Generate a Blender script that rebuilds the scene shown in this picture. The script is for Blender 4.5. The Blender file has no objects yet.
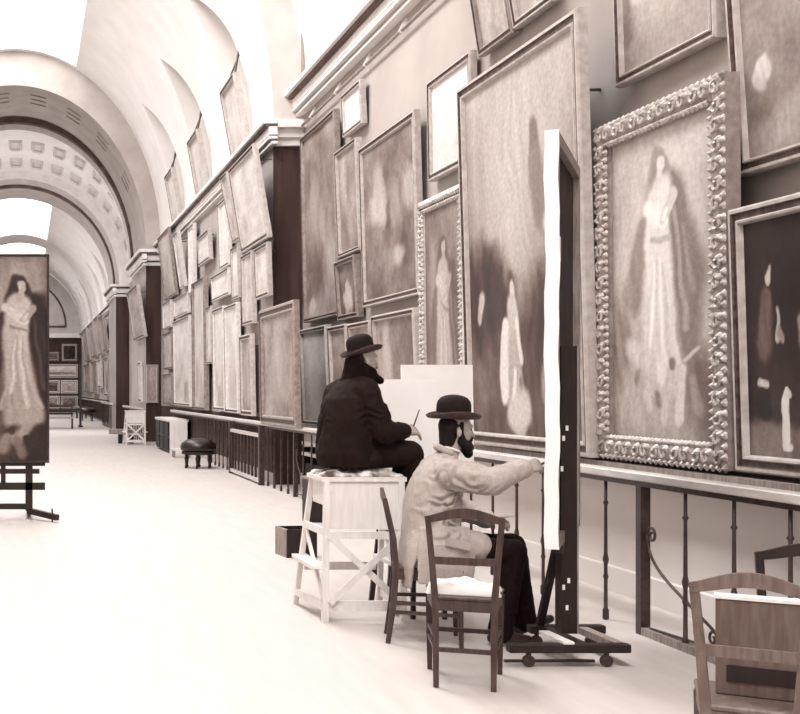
import bpy, bmesh, math, random
import numpy as np
from mathutils import Vector, Matrix, noise as mnoise

# ------------------------------------------------------------------ scene, camera, world, exposure
SC = bpy.context.scene
COL = SC.collection
PI = math.pi
R = math.radians
random.seed(7)

F, CX, CY, EYE = 1200.0, 25.0, 390.0, 1.6          # focal length in pixels, principal point, eye height
cam_d = bpy.data.cameras.new('camera')
cam = bpy.data.objects.new('camera', cam_d); COL.objects.link(cam)
cam.location = (0, 0, EYE); cam.rotation_euler = (R(90), 0, 0)
cam_d.sensor_width = 36; cam_d.lens = F / 800 * 36
cam_d.shift_x = (400 - CX) / 800; cam_d.shift_y = (CY - 357) / 800
cam_d.clip_end = 300
SC.camera = cam

w = bpy.data.worlds.new('world'); SC.world = w; w.use_nodes = True
w.node_tree.nodes['Background'].inputs[0].default_value = (1.0, 0.95, 0.92, 1)
w.node_tree.nodes['Background'].inputs[1].default_value = 0.6
SC.view_settings.view_transform = 'Standard'
SC.view_settings.look = 'None'
SC.view_settings.gamma = 1
SC.view_settings.exposure = 0.2
SC.view_settings.use_curve_mapping = False
SKY_NEAR, SKY_MID, SKY_FAR = 20.0, 7.0, 7.0           # radiance of the three glazed roof lights

# ------------------------------------------------------------------ materials
def s2l(c):
    return c / 12.92 if c <= 0.04045 else ((c + 0.055) / 1.055) ** 2.4
RAMP = [(0, (13, 6, 5)), (.12, (38, 23, 20)), (.25, (78, 60, 54)), (.5, (148, 137, 131)), (.75, (202, 195, 191)), (1, (248, 245, 243))]
def Ts(v):
    v = min(max(v, 0), 1)
    for (a, ca), (b, cb) in zip(RAMP, RAMP[1:]):
        if v <= b:
            k = (v - a) / (b - a)
            return [x + (y - x) * k for x, y in zip(ca, cb)]
def T(v):
    return tuple(s2l(c / 255) for c in Ts(v)) + (1,)

MATS = {}
def mat(name, v, v2=None, rough=.6, scale=6, stretch=(1, 1, 1), bump=0, bscale=40, spec=.3, detail=4):
    if name in MATS: return MATS[name]
    m = bpy.data.materials.new(name); m.use_nodes = True
    nt = m.node_tree; b = nt.nodes['Principled BSDF']
    b.inputs['Roughness'].default_value = rough
    b.inputs['Specular IOR Level'].default_value = spec
    b.inputs['Base Color'].default_value = T(v)
    if v2 is not None or bump:
        tc = nt.nodes.new('ShaderNodeTexCoord'); mp = nt.nodes.new('ShaderNodeMapping')
        mp.inputs['Scale'].default_value = stretch
        nt.links.new(tc.outputs['Object'], mp.inputs[0])
    if v2 is not None:
        n = nt.nodes.new('ShaderNodeTexNoise'); n.inputs['Scale'].default_value = scale; n.inputs['Detail'].default_value = detail
        r = nt.nodes.new('ShaderNodeValToRGB')
        r.color_ramp.elements[0].position = .35; r.color_ramp.elements[1].position = .65
        r.color_ramp.elements[0].color = T(v); r.color_ramp.elements[1].color = T(v2)
        nt.links.new(mp.outputs[0], n.inputs[0]); nt.links.new(n.outputs[0], r.inputs[0])
        nt.links.new(r.outputs[0], b.inputs['Base Color'])
    if bump:
        n2 = nt.nodes.new('ShaderNodeTexNoise'); n2.inputs['Scale'].default_value = bscale; n2.inputs['Detail'].default_value = 3
        bp = nt.nodes.new('ShaderNodeBump'); bp.inputs['Strength'].default_value = bump; bp.inputs['Distance'].default_value = .02
        nt.links.new(mp.outputs[0], n2.inputs[0]); nt.links.new(n2.outputs[0], bp.inputs['Height'])
        nt.links.new(bp.outputs[0], b.inputs['Normal'])
    MATS[name] = m
    return m

def emis(name, strength):
    m = bpy.data.materials.new(name); m.use_nodes = True
    nt = m.node_tree; nt.nodes.clear()
    e = nt.nodes.new('ShaderNodeEmission'); o = nt.nodes.new('ShaderNodeOutputMaterial')
    e.inputs[0].default_value = (1.0, .985, .975, 1); e.inputs[1].default_value = strength
    nt.links.new(e.outputs[0], o.inputs[0])
    return m

PLASTER = mat('plaster', .86, .9, .85, 1.2, bump=.05, bscale=8)
PLASTER_GREY = mat('plaster_grey', .68, .74, .85, 1.5, bump=.05, bscale=8)
WALLLOW = mat('lower_wall_paint', .76, .80, .85, .9, bump=.05, bscale=60)
WALLP = mat('wall_paint', .57, .62, .85, .9, bump=.08, bscale=60)
WALLFAR = mat('wall_paint_pale', .60, .66, .85, .9)
PIERD = mat('dark_wall', .18, .24, .9, 2.0, stretch=(3, 3, .3), bump=.1, bscale=80)  # one dark tone for pier faces, end wall and low wall strips
CORN = mat('cornice_stone', .86, .92, .7, 3)
CORND = mat('cornice_band', .26, .34, .7, 3)  # dark moulding tone; on the cornices it paints the underside shadow
FLOORM = mat('floor_boards', .66, .69, .55, 1.6, stretch=(6, .8, 1), spec=.35)
GILT = mat('gilt_frame', .60, .70, .38, 14, bump=.06, bscale=60, spec=.5)
GILTL = mat('pale_gilt_frame', .74, .84, .38, 14, bump=.06, bscale=60, spec=.5)
GILTD = mat('dark_gilt_frame', .42, .52, .40, 14, bump=.06, bscale=60, spec=.5)
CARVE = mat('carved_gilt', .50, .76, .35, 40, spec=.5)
GROOVE = mat('frame_groove_shade', .20, .32, .5, 20)  # groove coloured dark to paint the shaded lines of the frames
BACKB = mat('frame_back', .12, .2, .8, 8)
WOODC = mat('chair_wood', .16, .24, .45, 12, stretch=(4, 4, .6), spec=.4)
WOODD = mat('dark_wood', .07, .13, .5, 12, stretch=(4, 4, .6), spec=.4)
WOODL = mat('pale_wood', .82, .88, .6, 7, stretch=(4, 4, .6))
WOODM = mat('middle_wood', .42, .54, .55, 10, stretch=(4, 4, .6))
IRON = mat('barrier_iron', .14, .22, .4, 20, spec=.5)
RAILM = mat('barrier_rail', .70, .78, .3, 10, stretch=(3, .4, 3), spec=.5)
CLOTHW = mat('white_cloth', .84, .90, .9, 8, bump=.3, bscale=14)
CANVW = mat('primed_canvas', .91, .94, .85, 4, bump=.1, bscale=120)
CANVB = mat('canvas_back', .14, .20, .9, 4, bump=.1, bscale=120)
COATD = mat('black_coat', .06, .10, .85, 20, bump=.3, bscale=160, spec=.15)
COATG = mat('grey_tweed', .55, .60, .9, 90, bump=.12, bscale=260, spec=.1)
FELT = mat('black_felt', .05, .08, .8, 30, bump=.1, bscale=200, spec=.2)
FELTB = mat('felt_band', .12, .16, .55, 30, spec=.3)
SKIN = mat('skin', .50, .56, .6, 10, spec=.3)
HAIR = mat('dark_hair', .03, .10, .7, 60, stretch=(1, 1, 3), bump=.5, bscale=120, spec=.2)
LEATH = mat('dark_leather', .06, .14, .35, 20, spec=.5)
FUR = mat('fleece', .30, .88, .95, 16, bump=.8, bscale=60, spec=.1)
TROUS = mat('dark_trousers', .03, .07, .9, 30, bump=.2, bscale=150, spec=.1)
BLACKM = mat('black_paint', .04, .08, .6, 10)

def canvas_mat():
    m = bpy.data.materials.new('painted_canvas'); m.use_nodes = True
    nt = m.node_tree; b = nt.nodes['Principled BSDF']
    a = nt.nodes.new('ShaderNodeAttribute'); a.attribute_name = 'paint'
    tc = nt.nodes.new('ShaderNodeTexCoord'); n = nt.nodes.new('ShaderNodeTexNoise')
    n.inputs['Scale'].default_value = 22; n.inputs['Detail'].default_value = 5
    mx = nt.nodes.new('ShaderNodeMix'); mx.data_type = 'RGBA'; mx.blend_type = 'OVERLAY'
    mx.inputs[0].default_value = .35
    nt.links.new(tc.outputs['Object'], n.inputs[0])
    nt.links.new(a.outputs['Color'], mx.inputs[6]); nt.links.new(n.outputs[0], mx.inputs[7])
    nt.links.new(mx.outputs[2], b.inputs['Base Color'])
    b.inputs['Roughness'].default_value = .42; b.inputs['Specular IOR Level'].default_value = .35
    return m
PAINT = canvas_mat()

# ------------------------------------------------------------------ mesh helpers
def link(name, me, m=None, parent=None, smooth=False):
    o = bpy.data.objects.new(name, me); COL.objects.link(o)
    if m is not None and not me.materials: me.materials.append(m)
    if parent is not None: o.parent = parent
    if smooth:
        me.polygons.foreach_set('use_smooth', [True] * len(me.polygons))
    return o

def basis(d):
    d = Vector(d).normalized()
    up = Vector((0, 0, 1)) if abs(d.z) < .95 else Vector((0, 1, 0))
    s = d.cross(up).normalized(); u = s.cross(d).normalized()
    return d, s, u

class MB:
    def __init__(self): self.v = []; self.f = []
    def add(self, vs, fs):
        n = len(self.v); self.v += [tuple(p) for p in vs]; self.f += [tuple(i + n for i in q) for q in fs]; return self
    def box(self, x0, x1, y0, y1, z0, z1, M=None):
        vs = [Vector((x, y, z)) for z in (z0, z1) for y in (y0, y1) for x in (x0, x1)]
        if M is not None: vs = [M @ p for p in vs]
        return self.add(vs, [(0, 2, 3, 1), (4, 5, 7, 6), (0, 1, 5, 4), (2, 6, 7, 3), (0, 4, 6, 2), (1, 3, 7, 5)])
    def bar(self, p, q, a, b=None, up=None):
        """square bar from p to q, a wide, b high"""
        b = a if b is None else b
        d, s, u = basis(Vector(q) - Vector(p))
        if up is not None:
            s = d.cross(Vector(up)).normalized(); u = s.cross(d).normalized()
        vs = []
        for c in (Vector(p), Vector(q)):
            vs += [c - s * a / 2 - u * b / 2, c + s * a / 2 - u * b / 2, c + s * a / 2 + u * b / 2, c - s * a / 2 + u * b / 2]
        return self.add(vs, [(0, 3, 2, 1), (4, 5, 6, 7), (0, 1, 5, 4), (1, 2, 6, 5), (2, 3, 7, 6), (3, 0, 4, 7)])
    def beam(self, pts, a, b, side):
        """rectangular section swept along pts; a along side, b across"""
        side = Vector(side).normalized(); pts = [Vector(p) for p in pts]; n = len(pts); vs = []; fs = []
        for i, p in enumerate(pts):
            d = (pts[min(i + 1, n - 1)] - pts[max(i - 1, 0)]).normalized()
            o = d.cross(side).normalized()
            ai = a[i] if isinstance(a, (list, tuple)) else a
            bi = b[i] if isinstance(b, (list, tuple)) else b
            vs += [p - side * ai / 2 - o * bi / 2, p + side * ai / 2 - o * bi / 2, p + side * ai / 2 + o * bi / 2, p - side * ai / 2 + o * bi / 2]
            if i:
                k = 4 * (i - 1)
                fs += [(k + j, k + (j + 1) % 4, k + 4 + (j + 1) % 4, k + 4 + j) for j in range(4)]
        fs += [(3, 2, 1, 0), tuple(4 * (n - 1) + j for j in range(4))]
        return self.add(vs, fs)
    def tube(self, pts, r, n=8):
        pts = [Vector(p) for p in pts]; N = len(pts); vs = []; fs = []
        s = None
        for i, p in enumerate(pts):
            d = (pts[min(i + 1, N - 1)] - pts[max(i - 1, 0)]).normalized()
            if s is None: _, s, u = basis(d)
            else:
                s = (s - d * s.dot(d)).normalized(); u = s.cross(d).normalized()
            ri = r[i] if isinstance(r, (list, tuple)) else r
            vs += [p + s * ri * math.cos(2 * PI * j / n) + u * ri * math.sin(2 * PI * j / n) for j in range(n)]
            if i:
                k = n * (i - 1)
                fs += [(k + j, k + (j + 1) % n, k + n + (j + 1) % n, k + n + j) for j in range(n)]
        fs += [tuple(range(n))[::-1], tuple(n * (N - 1) + j for j in range(n))]
        return self.add(vs, fs)
    def lathe(self, prof, n=10, M=None, cx=0, cy=0):
        """prof: list of (r, z)"""
        vs = []; fs = []
        for i, (r, z) in enumerate(prof):
            vs += [Vector((cx + r * math.cos(2 * PI * j / n), cy + r * math.sin(2 * PI * j / n), z)) for j in range(n)]
            if i:
                k = n * (i - 1)
                fs += [(k + j, k + (j + 1) % n, k + n + (j + 1) % n, k + n + j) for j in range(n)]
        fs += [tuple(range(n))[::-1], tuple(n * (len(prof) - 1) + j for j in range(n))]
        if M is not None: vs = [M @ p for p in vs]
        return self.add(vs, fs)
    def prism(self, poly, ax, lo, hi):
        """poly: 2D points extruded along axis ax ('x','y','z')"""
        n = len(poly); vs = []
        for t in (lo, hi):
            for a, b in poly:
                vs.append({'x': (t, a, b), 'y': (a, t, b), 'z': (a, b, t)}[ax])
        return self.add(vs, [tuple(range(n))[::-1], tuple(range(n, 2 * n))] + [(i, (i + 1) % n, n + (i + 1) % n, n + i) for i in range(n)])
    def mesh(self, name):
        me = bpy.data.meshes.new(name); me.from_pydata(self.v, [], self.f)
        bm = bmesh.new(); bm.from_mesh(me); bmesh.ops.recalc_face_normals(bm, faces=bm.faces); bm.to_mesh(me); bm.free()
        return me
    def build(self, name, m, parent=None, smooth=False, bevel=0):
        me = self.mesh(name)
        if bevel:
            bm = bmesh.new(); bm.from_mesh(me)
            bmesh.ops.bevel(bm, geom=list(bm.edges), offset=bevel, segments=1, affect='EDGES', clamp_overlap=True)
            bm.to_mesh(me); bm.free()
        return link(name, me, m, parent, smooth)

def tag(o, label, cat, group=None):
    o['label'] = label; o['category'] = cat
    if group: o['group'] = group
    return o
def thing(name, label, cat, loc=(0, 0, 0), rotz=0, group=None):
    o = bpy.data.objects.new(name, None); COL.objects.link(o)
    o.empty_display_size = .1
    o.location = loc; o.rotation_euler = (0, 0, rotz)
    return tag(o, label, cat, group)
def struct(o): o['kind'] = 'structure'; return o
def stuff(o): o['kind'] = 'stuff'; return o
def dup(root, loc, rotz, label, group=None):
    r = root.copy(); COL.objects.link(r); r.location = loc; r.rotation_euler = (0, 0, rotz); r['label'] = label
    if group: r['group'] = group
    for ch in list(root.children):
        c = ch.copy(); COL.objects.link(c); c.parent = r
        for g in ch.children:
            d = g.copy(); COL.objects.link(d); d.parent = c
    return r

def floor_at(px, py):                                 # the floor point seen at a pixel
    Y = F * EYE / (py - CY); return ((px - CX) * Y / F, Y)
def at(px, py, Y):                                    # the point at depth Y seen at a pixel
    return Vector(((px - CX) * Y / F, Y, EYE + (CY - py) * Y / F))

# ================================================================== THE SETTING
XC = -0.35                                            # centre line of the gallery
XW0, XW1, XP, XW3 = 4.70, 4.20, 3.75, 4.10            # right wall: near hall, long bay, piers, far bay
Y0, Y1, Y2, Y3, Y4, YE, YB = 20.3, 37.2, 41.9, 49.5, 53.6, 87.0, -7.0
def mir(x): return 2 * XC - x

def flat(name, quads, m, kind=True):
    b = MB()
    for q in quads: b.add(q, [(0, 1, 2, 3)])
    me = bpy.data.meshes.new(name); me.from_pydata(b.v, [], b.f)
    o = link(name, me, m)
    if kind: struct(o)
    return o

fl = MB().box(-6.5, 6.0, YB, YE, -.2, 0).build('floor', FLOORM); struct(fl)

def solid(name, x0, x1, y0, y1, z0, z1, m):
    return struct(MB().box(min(x0, x1), max(x0, x1), y0, y1, z0, z1).build(name, m))

# side walls, right and left; the lower wall is painted, the part above the cornice is plaster
for side, fx in (('right', lambda x: x), ('left', mir)):
    W = 'wall_' + side
    solid(W, fx(XW0), fx(XW0 + .6), YB, Y0, 0, 1.03, WALLLOW)
    solid(W, fx(XW0), fx(XW0 + .6), YB, Y0, 1.03, 6.3, WALLP)
    solid(W, fx(XW0), fx(XW0 + .6), YB, Y0, 6.3, 9.0, PLASTER)
    solid(W, fx(XW1 + .02), fx(XW0 + .6), Y0 + .012, Y1, 0, 5.75, WALLFAR)
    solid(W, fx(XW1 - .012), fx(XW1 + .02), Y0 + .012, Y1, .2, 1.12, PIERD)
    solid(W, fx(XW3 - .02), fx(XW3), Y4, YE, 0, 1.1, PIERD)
    solid(W, fx(XW1), fx(XW0 + .6), Y0, Y0 + .01, 0, 5.75, PIERD)            # end face of the long bay, in the dark wall tone
    solid(W, fx(XP), fx(XW0 + .6), Y1 + .01, Y2, 0, 5.5, WALLFAR)
    solid(W, fx(XP), fx(XW1 + .02), Y1, Y1 + .009, 0, 5.5, PIERD)
    solid(W, fx(4.3), fx(XW0 + .6), Y2, Y3, 0, 6.0, WALLFAR)
    solid(W, fx(XP), fx(XW0 + .6), Y3 + .01, Y4, 0, 5.5, WALLFAR)
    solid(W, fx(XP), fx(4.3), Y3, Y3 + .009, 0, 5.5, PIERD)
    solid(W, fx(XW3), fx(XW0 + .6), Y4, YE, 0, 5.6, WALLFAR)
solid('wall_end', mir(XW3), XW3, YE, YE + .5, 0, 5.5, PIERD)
solid('wall_behind', mir(XW0), XW0, YB - .4, YB, 0, 13.5, PLASTER_GREY)

# cornices: profile in (out, z), swept along the wall
def cornice(name, x, y0, y1, z, h, side, out=.32, m=CORN, ends=None):
    s = -1 if side == 'right' else 1
    fx = (lambda v: v) if side == 'right' else mir
    X = fx(x)
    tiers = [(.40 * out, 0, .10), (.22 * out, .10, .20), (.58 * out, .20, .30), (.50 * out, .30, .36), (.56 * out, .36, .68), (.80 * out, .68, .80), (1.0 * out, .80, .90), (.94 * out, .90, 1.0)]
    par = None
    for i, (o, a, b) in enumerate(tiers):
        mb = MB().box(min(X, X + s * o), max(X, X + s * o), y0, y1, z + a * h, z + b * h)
        mm = CORND if i in (1, 3, 5) else m  # dark tiers paint the shadow lines under the mouldings
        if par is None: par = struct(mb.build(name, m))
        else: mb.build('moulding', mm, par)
    return par
for side in ('right', 'left'):
    cornice('trim_1', XW0, YB, Y0, 6.22, .42, side)
    cornice('trim_2', XW1 + .02, Y0 - .25, Y1, 5.72, .42, side, .25)
    cornice('trim_3', XP, Y1 - .28, Y2 + .2, 5.45, .50, side, .25)
    cornice('trim_4', XP, Y3 - .28, Y4 + .2, 5.45, .50, side, .25)
    cornice('trim_5', XW3, Y4 + .2, YE, 5.35, .35, side, .2)
    fx = (lambda v: v) if side == 'right' else mir
    # return of the long-bay cornice across the dark end face
    for a, b, o in ((0, .07, .08), (.07, .13, .05), (.13, .19, .14), (.28, .35, .25), (.35, .42, .22)):
        xs = sorted((fx(XW1 + .03), fx(XW0)))
        struct(MB().box(xs[0], xs[1], Y0 - o, Y0, 5.72 + a, 5.72 + b).build('trim_6', CORN))
    xs = sorted((fx(XW1 + .03), fx(XW0)))
    struct(MB().box(xs[0], xs[1], Y0 - .10, Y0, 5.91, 6.0).build('trim_6', CORN))
    for yp, xo in ((Y1, XW1 + .03), (Y3, 4.3)):
        solid('wall_' + side, fx(XP + .012), fx(4.9), yp + .012, yp + 4.0, 5.5, 6.12, PLASTER_GREY)
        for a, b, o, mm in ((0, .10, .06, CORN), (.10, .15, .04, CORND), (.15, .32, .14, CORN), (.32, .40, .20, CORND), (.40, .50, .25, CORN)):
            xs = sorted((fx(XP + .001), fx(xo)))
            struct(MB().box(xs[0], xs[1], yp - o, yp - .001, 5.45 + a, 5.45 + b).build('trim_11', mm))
    # picture rail, on small brackets, under the near cornice
    s = -1 if side == 'right' else 1
    pr = struct(MB().tube([(fx(XW0) + s * .07, YB, 6.02), (fx(XW0) + s * .07, Y0, 6.02)], .022, 6).build('trim_7', WOODM))
    for k in range(12):
        y = 19.4 - k * 1.55
        MB().bar((fx(XW0), y, 6.16), (fx(XW0) + s * .09, y, 6.0), .03, .05).build('bracket', CORN, pr)
    # skirting
    xs = sorted((fx(XW0), fx(XW0 - .05)))
    struct(MB().box(xs[0], xs[1], YB, Y0, 0, .20).build('baseboard_' + side, WALLLOW))
    xs = sorted((fx(XW1 + .02), fx(XW1 - .02)))
    struct(MB().box(xs[0], xs[1], Y0, Y1, 0, .20).build('baseboard_' + side, WALLFAR))
struct(MB().box(mir(XW3), XW3, YE - .2, YE, 5.38, 5.7).build('trim_8', CORN))
# narrow ledge that carries the bottom row of pictures in the near hall
for side, x0, x1 in (('r', 4.44, XW0), ('l', mir(XW0), mir(4.44))):
    struct(MB().box(x0, x1, YB, Y0 - .02, 1.015, 1.055).build('trim_12', WOODM))
# raised panel moulding on the upper near wall
for a, b, c, d in ((20.05, 20.13, 6.7, 7.95), (12, 20.13, 7.87, 7.95)):
    struct(MB().box(XW0 - .07, XW0, a, b, c, d).build('trim_9', WOODM))

def ell(a, b, zs, t): return (XC + a * math.cos(t), zs + b * math.sin(t))

def vault(name, a, b, zs, y0, y1, sky, holes=(), zap=9.7, hole_w=2.4, depth=.5, m=PLASTER):
    """half-elliptic barrel with roof lights cut into the crown and lunette openings cut into the haunches"""
    sx = sky[0]                                                     # half width of the roof light
    t_sky = math.acos(sx / a)
    t_ap = math.asin((zap - zs) / b) if holes else .6
    V = MB()
    def ring(t): return ell(a, b, zs, t)
    for sgn in (1, -1):
        P = lambda t, y: ((ring(t)[0] if sgn > 0 else mir(ring(t)[0])), y, ring(t)[1])
        n1 = 22
        ts = [t_ap * i / n1 for i in range(n1 + 1)]
        def yn(t, yf):
            k = (ring(t)[1] - zs) / (zap - zs)
            return yf - hole_w * (1 - min(k, 1) ** 3)
        for i in range(n1):
            ta, tb = ts[i], ts[i + 1]
            ca = cb = y0
            for yf in list(holes) + [None]:
                ea, eb = (yn(ta, yf), yn(tb, yf)) if yf is not None else (y1, y1)
                V.add([P(ta, ca), P(ta, ea), P(tb, eb), P(tb, cb)], [(0, 1, 2, 3)])
                if yf is not None:
                    ex = lambda p: (p[0] + sgn * depth, p[1], p[2])
                    V.add([P(ta, ea), ex(P(ta, ea)), ex(P(tb, eb)), P(tb, eb)], [(0, 1, 2, 3)])
                    V.add([P(ta, yf), ex(P(ta, yf)), ex(P(tb, yf)), P(tb, yf)], [(0, 1, 2, 3)])
                    V.add([ex(P(ta, ea)), ex(P(ta, yf)), ex(P(tb, yf)), ex(P(tb, eb))], [(0, 1, 2, 3)])
                    ca = cb = yf
        n2 = 14
        for i in range(n2):
            ta, tb = t_ap + (t_sky - t_ap) * i / n2, t_ap + (t_sky - t_ap) * (i + 1) / n2
            V.add([P(ta, y0), P(ta, y1), P(tb, y1), P(tb, y0)], [(0, 1, 2, 3)])
        # crown, where there is no roof light
        n3 = 10
        spans = []; c = y0
        for ya, yb in sky[1]:
            if ya > c: spans.append((c, ya))
            c = yb
        if c < y1: spans.append((c, y1))
        for ya, yb in spans:
            for i in range(n3):
                ta, tb = t_sky + (PI / 2 - t_sky) * i / n3, t_sky + (PI / 2 - t_sky) * (i + 1) / n3
                V.add([P(ta, ya), P(ta, yb), P(tb, yb), P(tb, ya)], [(0, 1, 2, 3)])
        zt = zs + b + .45
        for ya, yb in sky[1]:
            V.add([P(t_sky, ya), P(t_sky, yb), (P(t_sky, yb)[0], yb, zt), (P(t_sky, ya)[0], ya, zt)], [(0, 1, 2, 3)])
    zt = zs + b + .45
    for ya, yb in sky[1]:
        for y in (ya, yb):
            n = 16; pts = [(ell(a, b, zs, t_sky + (PI - 2 * t_sky) * i / n)[0], y, ell(a, b, zs, t_sky + (PI - 2 * t_sky) * i / n)[1]) for i in range(n + 1)]
            for p, q in zip(pts, pts[1:]):
                V.add([p, q, (q[0], y, zt), (p[0], y, zt)], [(0, 1, 2, 3)])
    me = bpy.data.meshes.new(name); me.from_pydata(V.v, [], V.f)
    o = struct(link(name, me, m))
    return o, zt, sx

def skylight(n, zt, sx, spans, strength):
    g = emis('roof_light_glass_%d' % n, strength)
    o = None
    for ya, yb in spans:
        me = bpy.data.meshes.new('pane'); me.from_pydata([(XC - sx, ya, zt), (XC - sx, yb, zt), (XC + sx, yb, zt), (XC + sx, ya, zt)], [], [(0, 1, 2, 3)])
        if o is None: o = struct(link('window_%d' % n, me, g))
        else: link('pane', me, g, o)

near_sky = [(-6.5, 3.0), (10.5, 19.4)]
v0, z0, s0 = vault('ceiling', XW0 - XC, 5.6, 6.64, YB, Y0, (1.75, near_sky))
skylight(1, z0, s0, near_sky, SKY_NEAR)
mid_sky = [(Y0 + .6, Y1 - .3)]
v1, z1, s1 = vault('ceiling', XW1 - XC, 6.0, 6.1, Y0, Y1, (1.92, mid_sky), holes=(24.5, 29.3, 33.9))
skylight(2, z1, s1, mid_sky, SKY_MID)
far_sky = [(Y4 + .8, 69.8), (74, 83)]
v3, z3, s3 = vault('ceiling', XW3 - XC, 5.0, 5.65, Y4, YE, (1.62, far_sky), holes=(60, 65, 70, 75, 80, 85), zap=8.6)
skylight(3, z3, s3, far_sky, SKY_FAR)

def arch(name, y0, y1, ai, bi, zi, ao, bo, zo, m, faces=(True, True)):
    V = MB(); n = 48
    for i in range(n):
        ta, tb = PI * i / n, PI * (i + 1) / n
        ia, ib, oa, ob = ell(ai, bi, zi, ta), ell(ai, bi, zi, tb), ell(ao, bo, zo, ta), ell(ao, bo, zo, tb)
        V.add([(ia[0], y0, ia[1]), (ia[0], y1, ia[1]), (ib[0], y1, ib[1]), (ib[0], y0, ib[1])], [(0, 1, 2, 3)])
        for y, on in ((y0, faces[0]), (y1, faces[1])):
            if on: V.add([(ia[0], y, ia[1]), (oa[0], y, oa[1]), (ob[0], y, ob[1]), (ib[0], y, ib[1])], [(0, 1, 2, 3)])
    me = bpy.data.meshes.new(name); me.from_pydata(V.v, [], V.f)
    return struct(link(name, me, m))
# end of the near hall: the wall over the long bay, down to the long bay's vault
arch('ceiling', Y0 - .02, Y0, XW1 - XC, 6.0, 6.1, XW0 - XC + .05, 5.7, 6.6, PLASTER_GREY)
solid('wall_right', XW1, XW0, Y0 - .015, Y0 - .005, 6.1, 6.64, PLASTER_GREY)
solid('wall_left', mir(XW0), mir(XW1), Y0 - .015, Y0 - .005, 6.1, 6.64, PLASTER_GREY)
# two great arches on the piers with a coffered barrel between them
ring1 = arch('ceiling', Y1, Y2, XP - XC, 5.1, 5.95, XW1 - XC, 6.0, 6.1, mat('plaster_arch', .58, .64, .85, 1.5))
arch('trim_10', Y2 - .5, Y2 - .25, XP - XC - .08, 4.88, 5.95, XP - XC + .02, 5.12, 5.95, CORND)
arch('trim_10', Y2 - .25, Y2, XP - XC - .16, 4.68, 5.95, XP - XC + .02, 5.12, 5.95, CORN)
coff = arch('ceiling', Y2, Y3, 4.62, 4.65, 5.95, 4.7, 4.7, 5.95, PLASTER, (False, False))
arch('ceiling', Y3, Y4, XP - XC, 4.2, 5.95, 4.66, 4.68, 5.95, PLASTER_GREY)
arch('trim_10', Y3 - .25, Y3, XP - XC + .12, 4.36, 5.95, 4.66, 4.68, 5.95, CORN)
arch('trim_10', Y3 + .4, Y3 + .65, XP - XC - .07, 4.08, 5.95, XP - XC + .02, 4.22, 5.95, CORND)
# tympanum of the end wall with an arched moulding
V = MB(); n = 40; pts = [ell(XW3 - XC, 5.0, 5.6, PI * i / n) for i in range(n + 1)]
me = bpy.data.meshes.new('wall_end'); me.from_pydata([(x, YE, z) for x, z in pts], [], [tuple(range(n + 1))])
tymp = struct(link('wall_end', me, PLASTER_GREY))
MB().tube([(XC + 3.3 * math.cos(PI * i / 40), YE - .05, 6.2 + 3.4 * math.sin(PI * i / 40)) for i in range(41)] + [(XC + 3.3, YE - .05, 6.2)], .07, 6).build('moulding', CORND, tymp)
# gable between the far arch and the far vault
arch('ceiling', Y4, Y4 + .02, XP - XC, 4.2, 5.95, XW3 - XC + .05, 5.3, 5.7, PLASTER_GREY)

# tall side windows that light the coffered bay
for n_, x in ((4, 4.285), (5, mir(4.285))):
    me = bpy.data.meshes.new('window'); me.from_pydata([(x, 43.2, 2.0), (x, 47.3, 2.0), (x, 47.3, 5.6), (x, 43.2, 5.6)], [], [(0, 1, 2, 3)])
    struct(link('window_%d' % n_, me, emis('side_window_glass', SKY_MID)))
# coffers of the middle barrel: a raised square border round a sunk field
cf = MB()
for r0, r1, h0, h1 in ((.25, .19, 0, .10), (.19, .14, .10, .03)):
    vo = [(sx * r0, sy * (r0 + .55), h0) for sx, sy in ((-1, -1), (1, -1), (1, 1), (-1, 1))] + [(sx * r1, sy * (r1 + .55), h1) for sx, sy in ((-1, -1), (1, -1), (1, 1), (-1, 1))]
    cf.add(vo, [(i, (i + 1) % 4, 4 + (i + 1) % 4, 4 + i) for i in range(4)])
cf.add([(sx * .14, sy * .69, .01) for sx, sy in ((-1, -1), (1, -1), (1, 1), (-1, 1))], [(0, 1, 2, 3)])
cfm = cf.mesh('coffer'); cfm.materials.append(mat('coffer_plaster', .74, .8, .85, 2))
for yy in (44.0, 47.3):
    for k in range(15):
        t = R(18 + k * 144 / 14)
        x, z = ell(4.62, 4.65, 5.95, t)
        nrm = Vector((-math.cos(t) / 4.62, 0, -math.sin(t) / 4.65)).normalized()
        tan = Vector((0, 1, 0)).cross(nrm)
        o = link('coffer', cfm, None, coff)
        M = Matrix((tan, Vector((0, 1, 0)), nrm)).transposed().to_4x4(); M.translation = (x, yy, z)
        o.matrix_world = M
# rows of ventilation slits in the soffit of the first arch
slm = MB().box(-.26, .26, -.035, .035, 0, .03).mesh('vent_slit'); slm.materials.append(mat('slit_shadow', .45, .5, .9, 3))
for deg in (28, 46, 62, 79, 96, 113, 130, 150):
    for dy in (0, .55, 1.1):
        t = R(deg); x, z = ell(XP - XC, 5.1, 5.95, t)
        nrm = Vector((-math.cos(t) / 4.1, 0, -math.sin(t) / 5.1)).normalized(); tan = Vector((0, 1, 0)).cross(nrm)
        M = Matrix((tan, Vector((0, 1, 0)), nrm)).transposed().to_4x4(); M.translation = (x, Y1 + 1.0 + dy, z)
        o = link('vent_slit', slm, None, ring1); o.matrix_world = M
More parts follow.
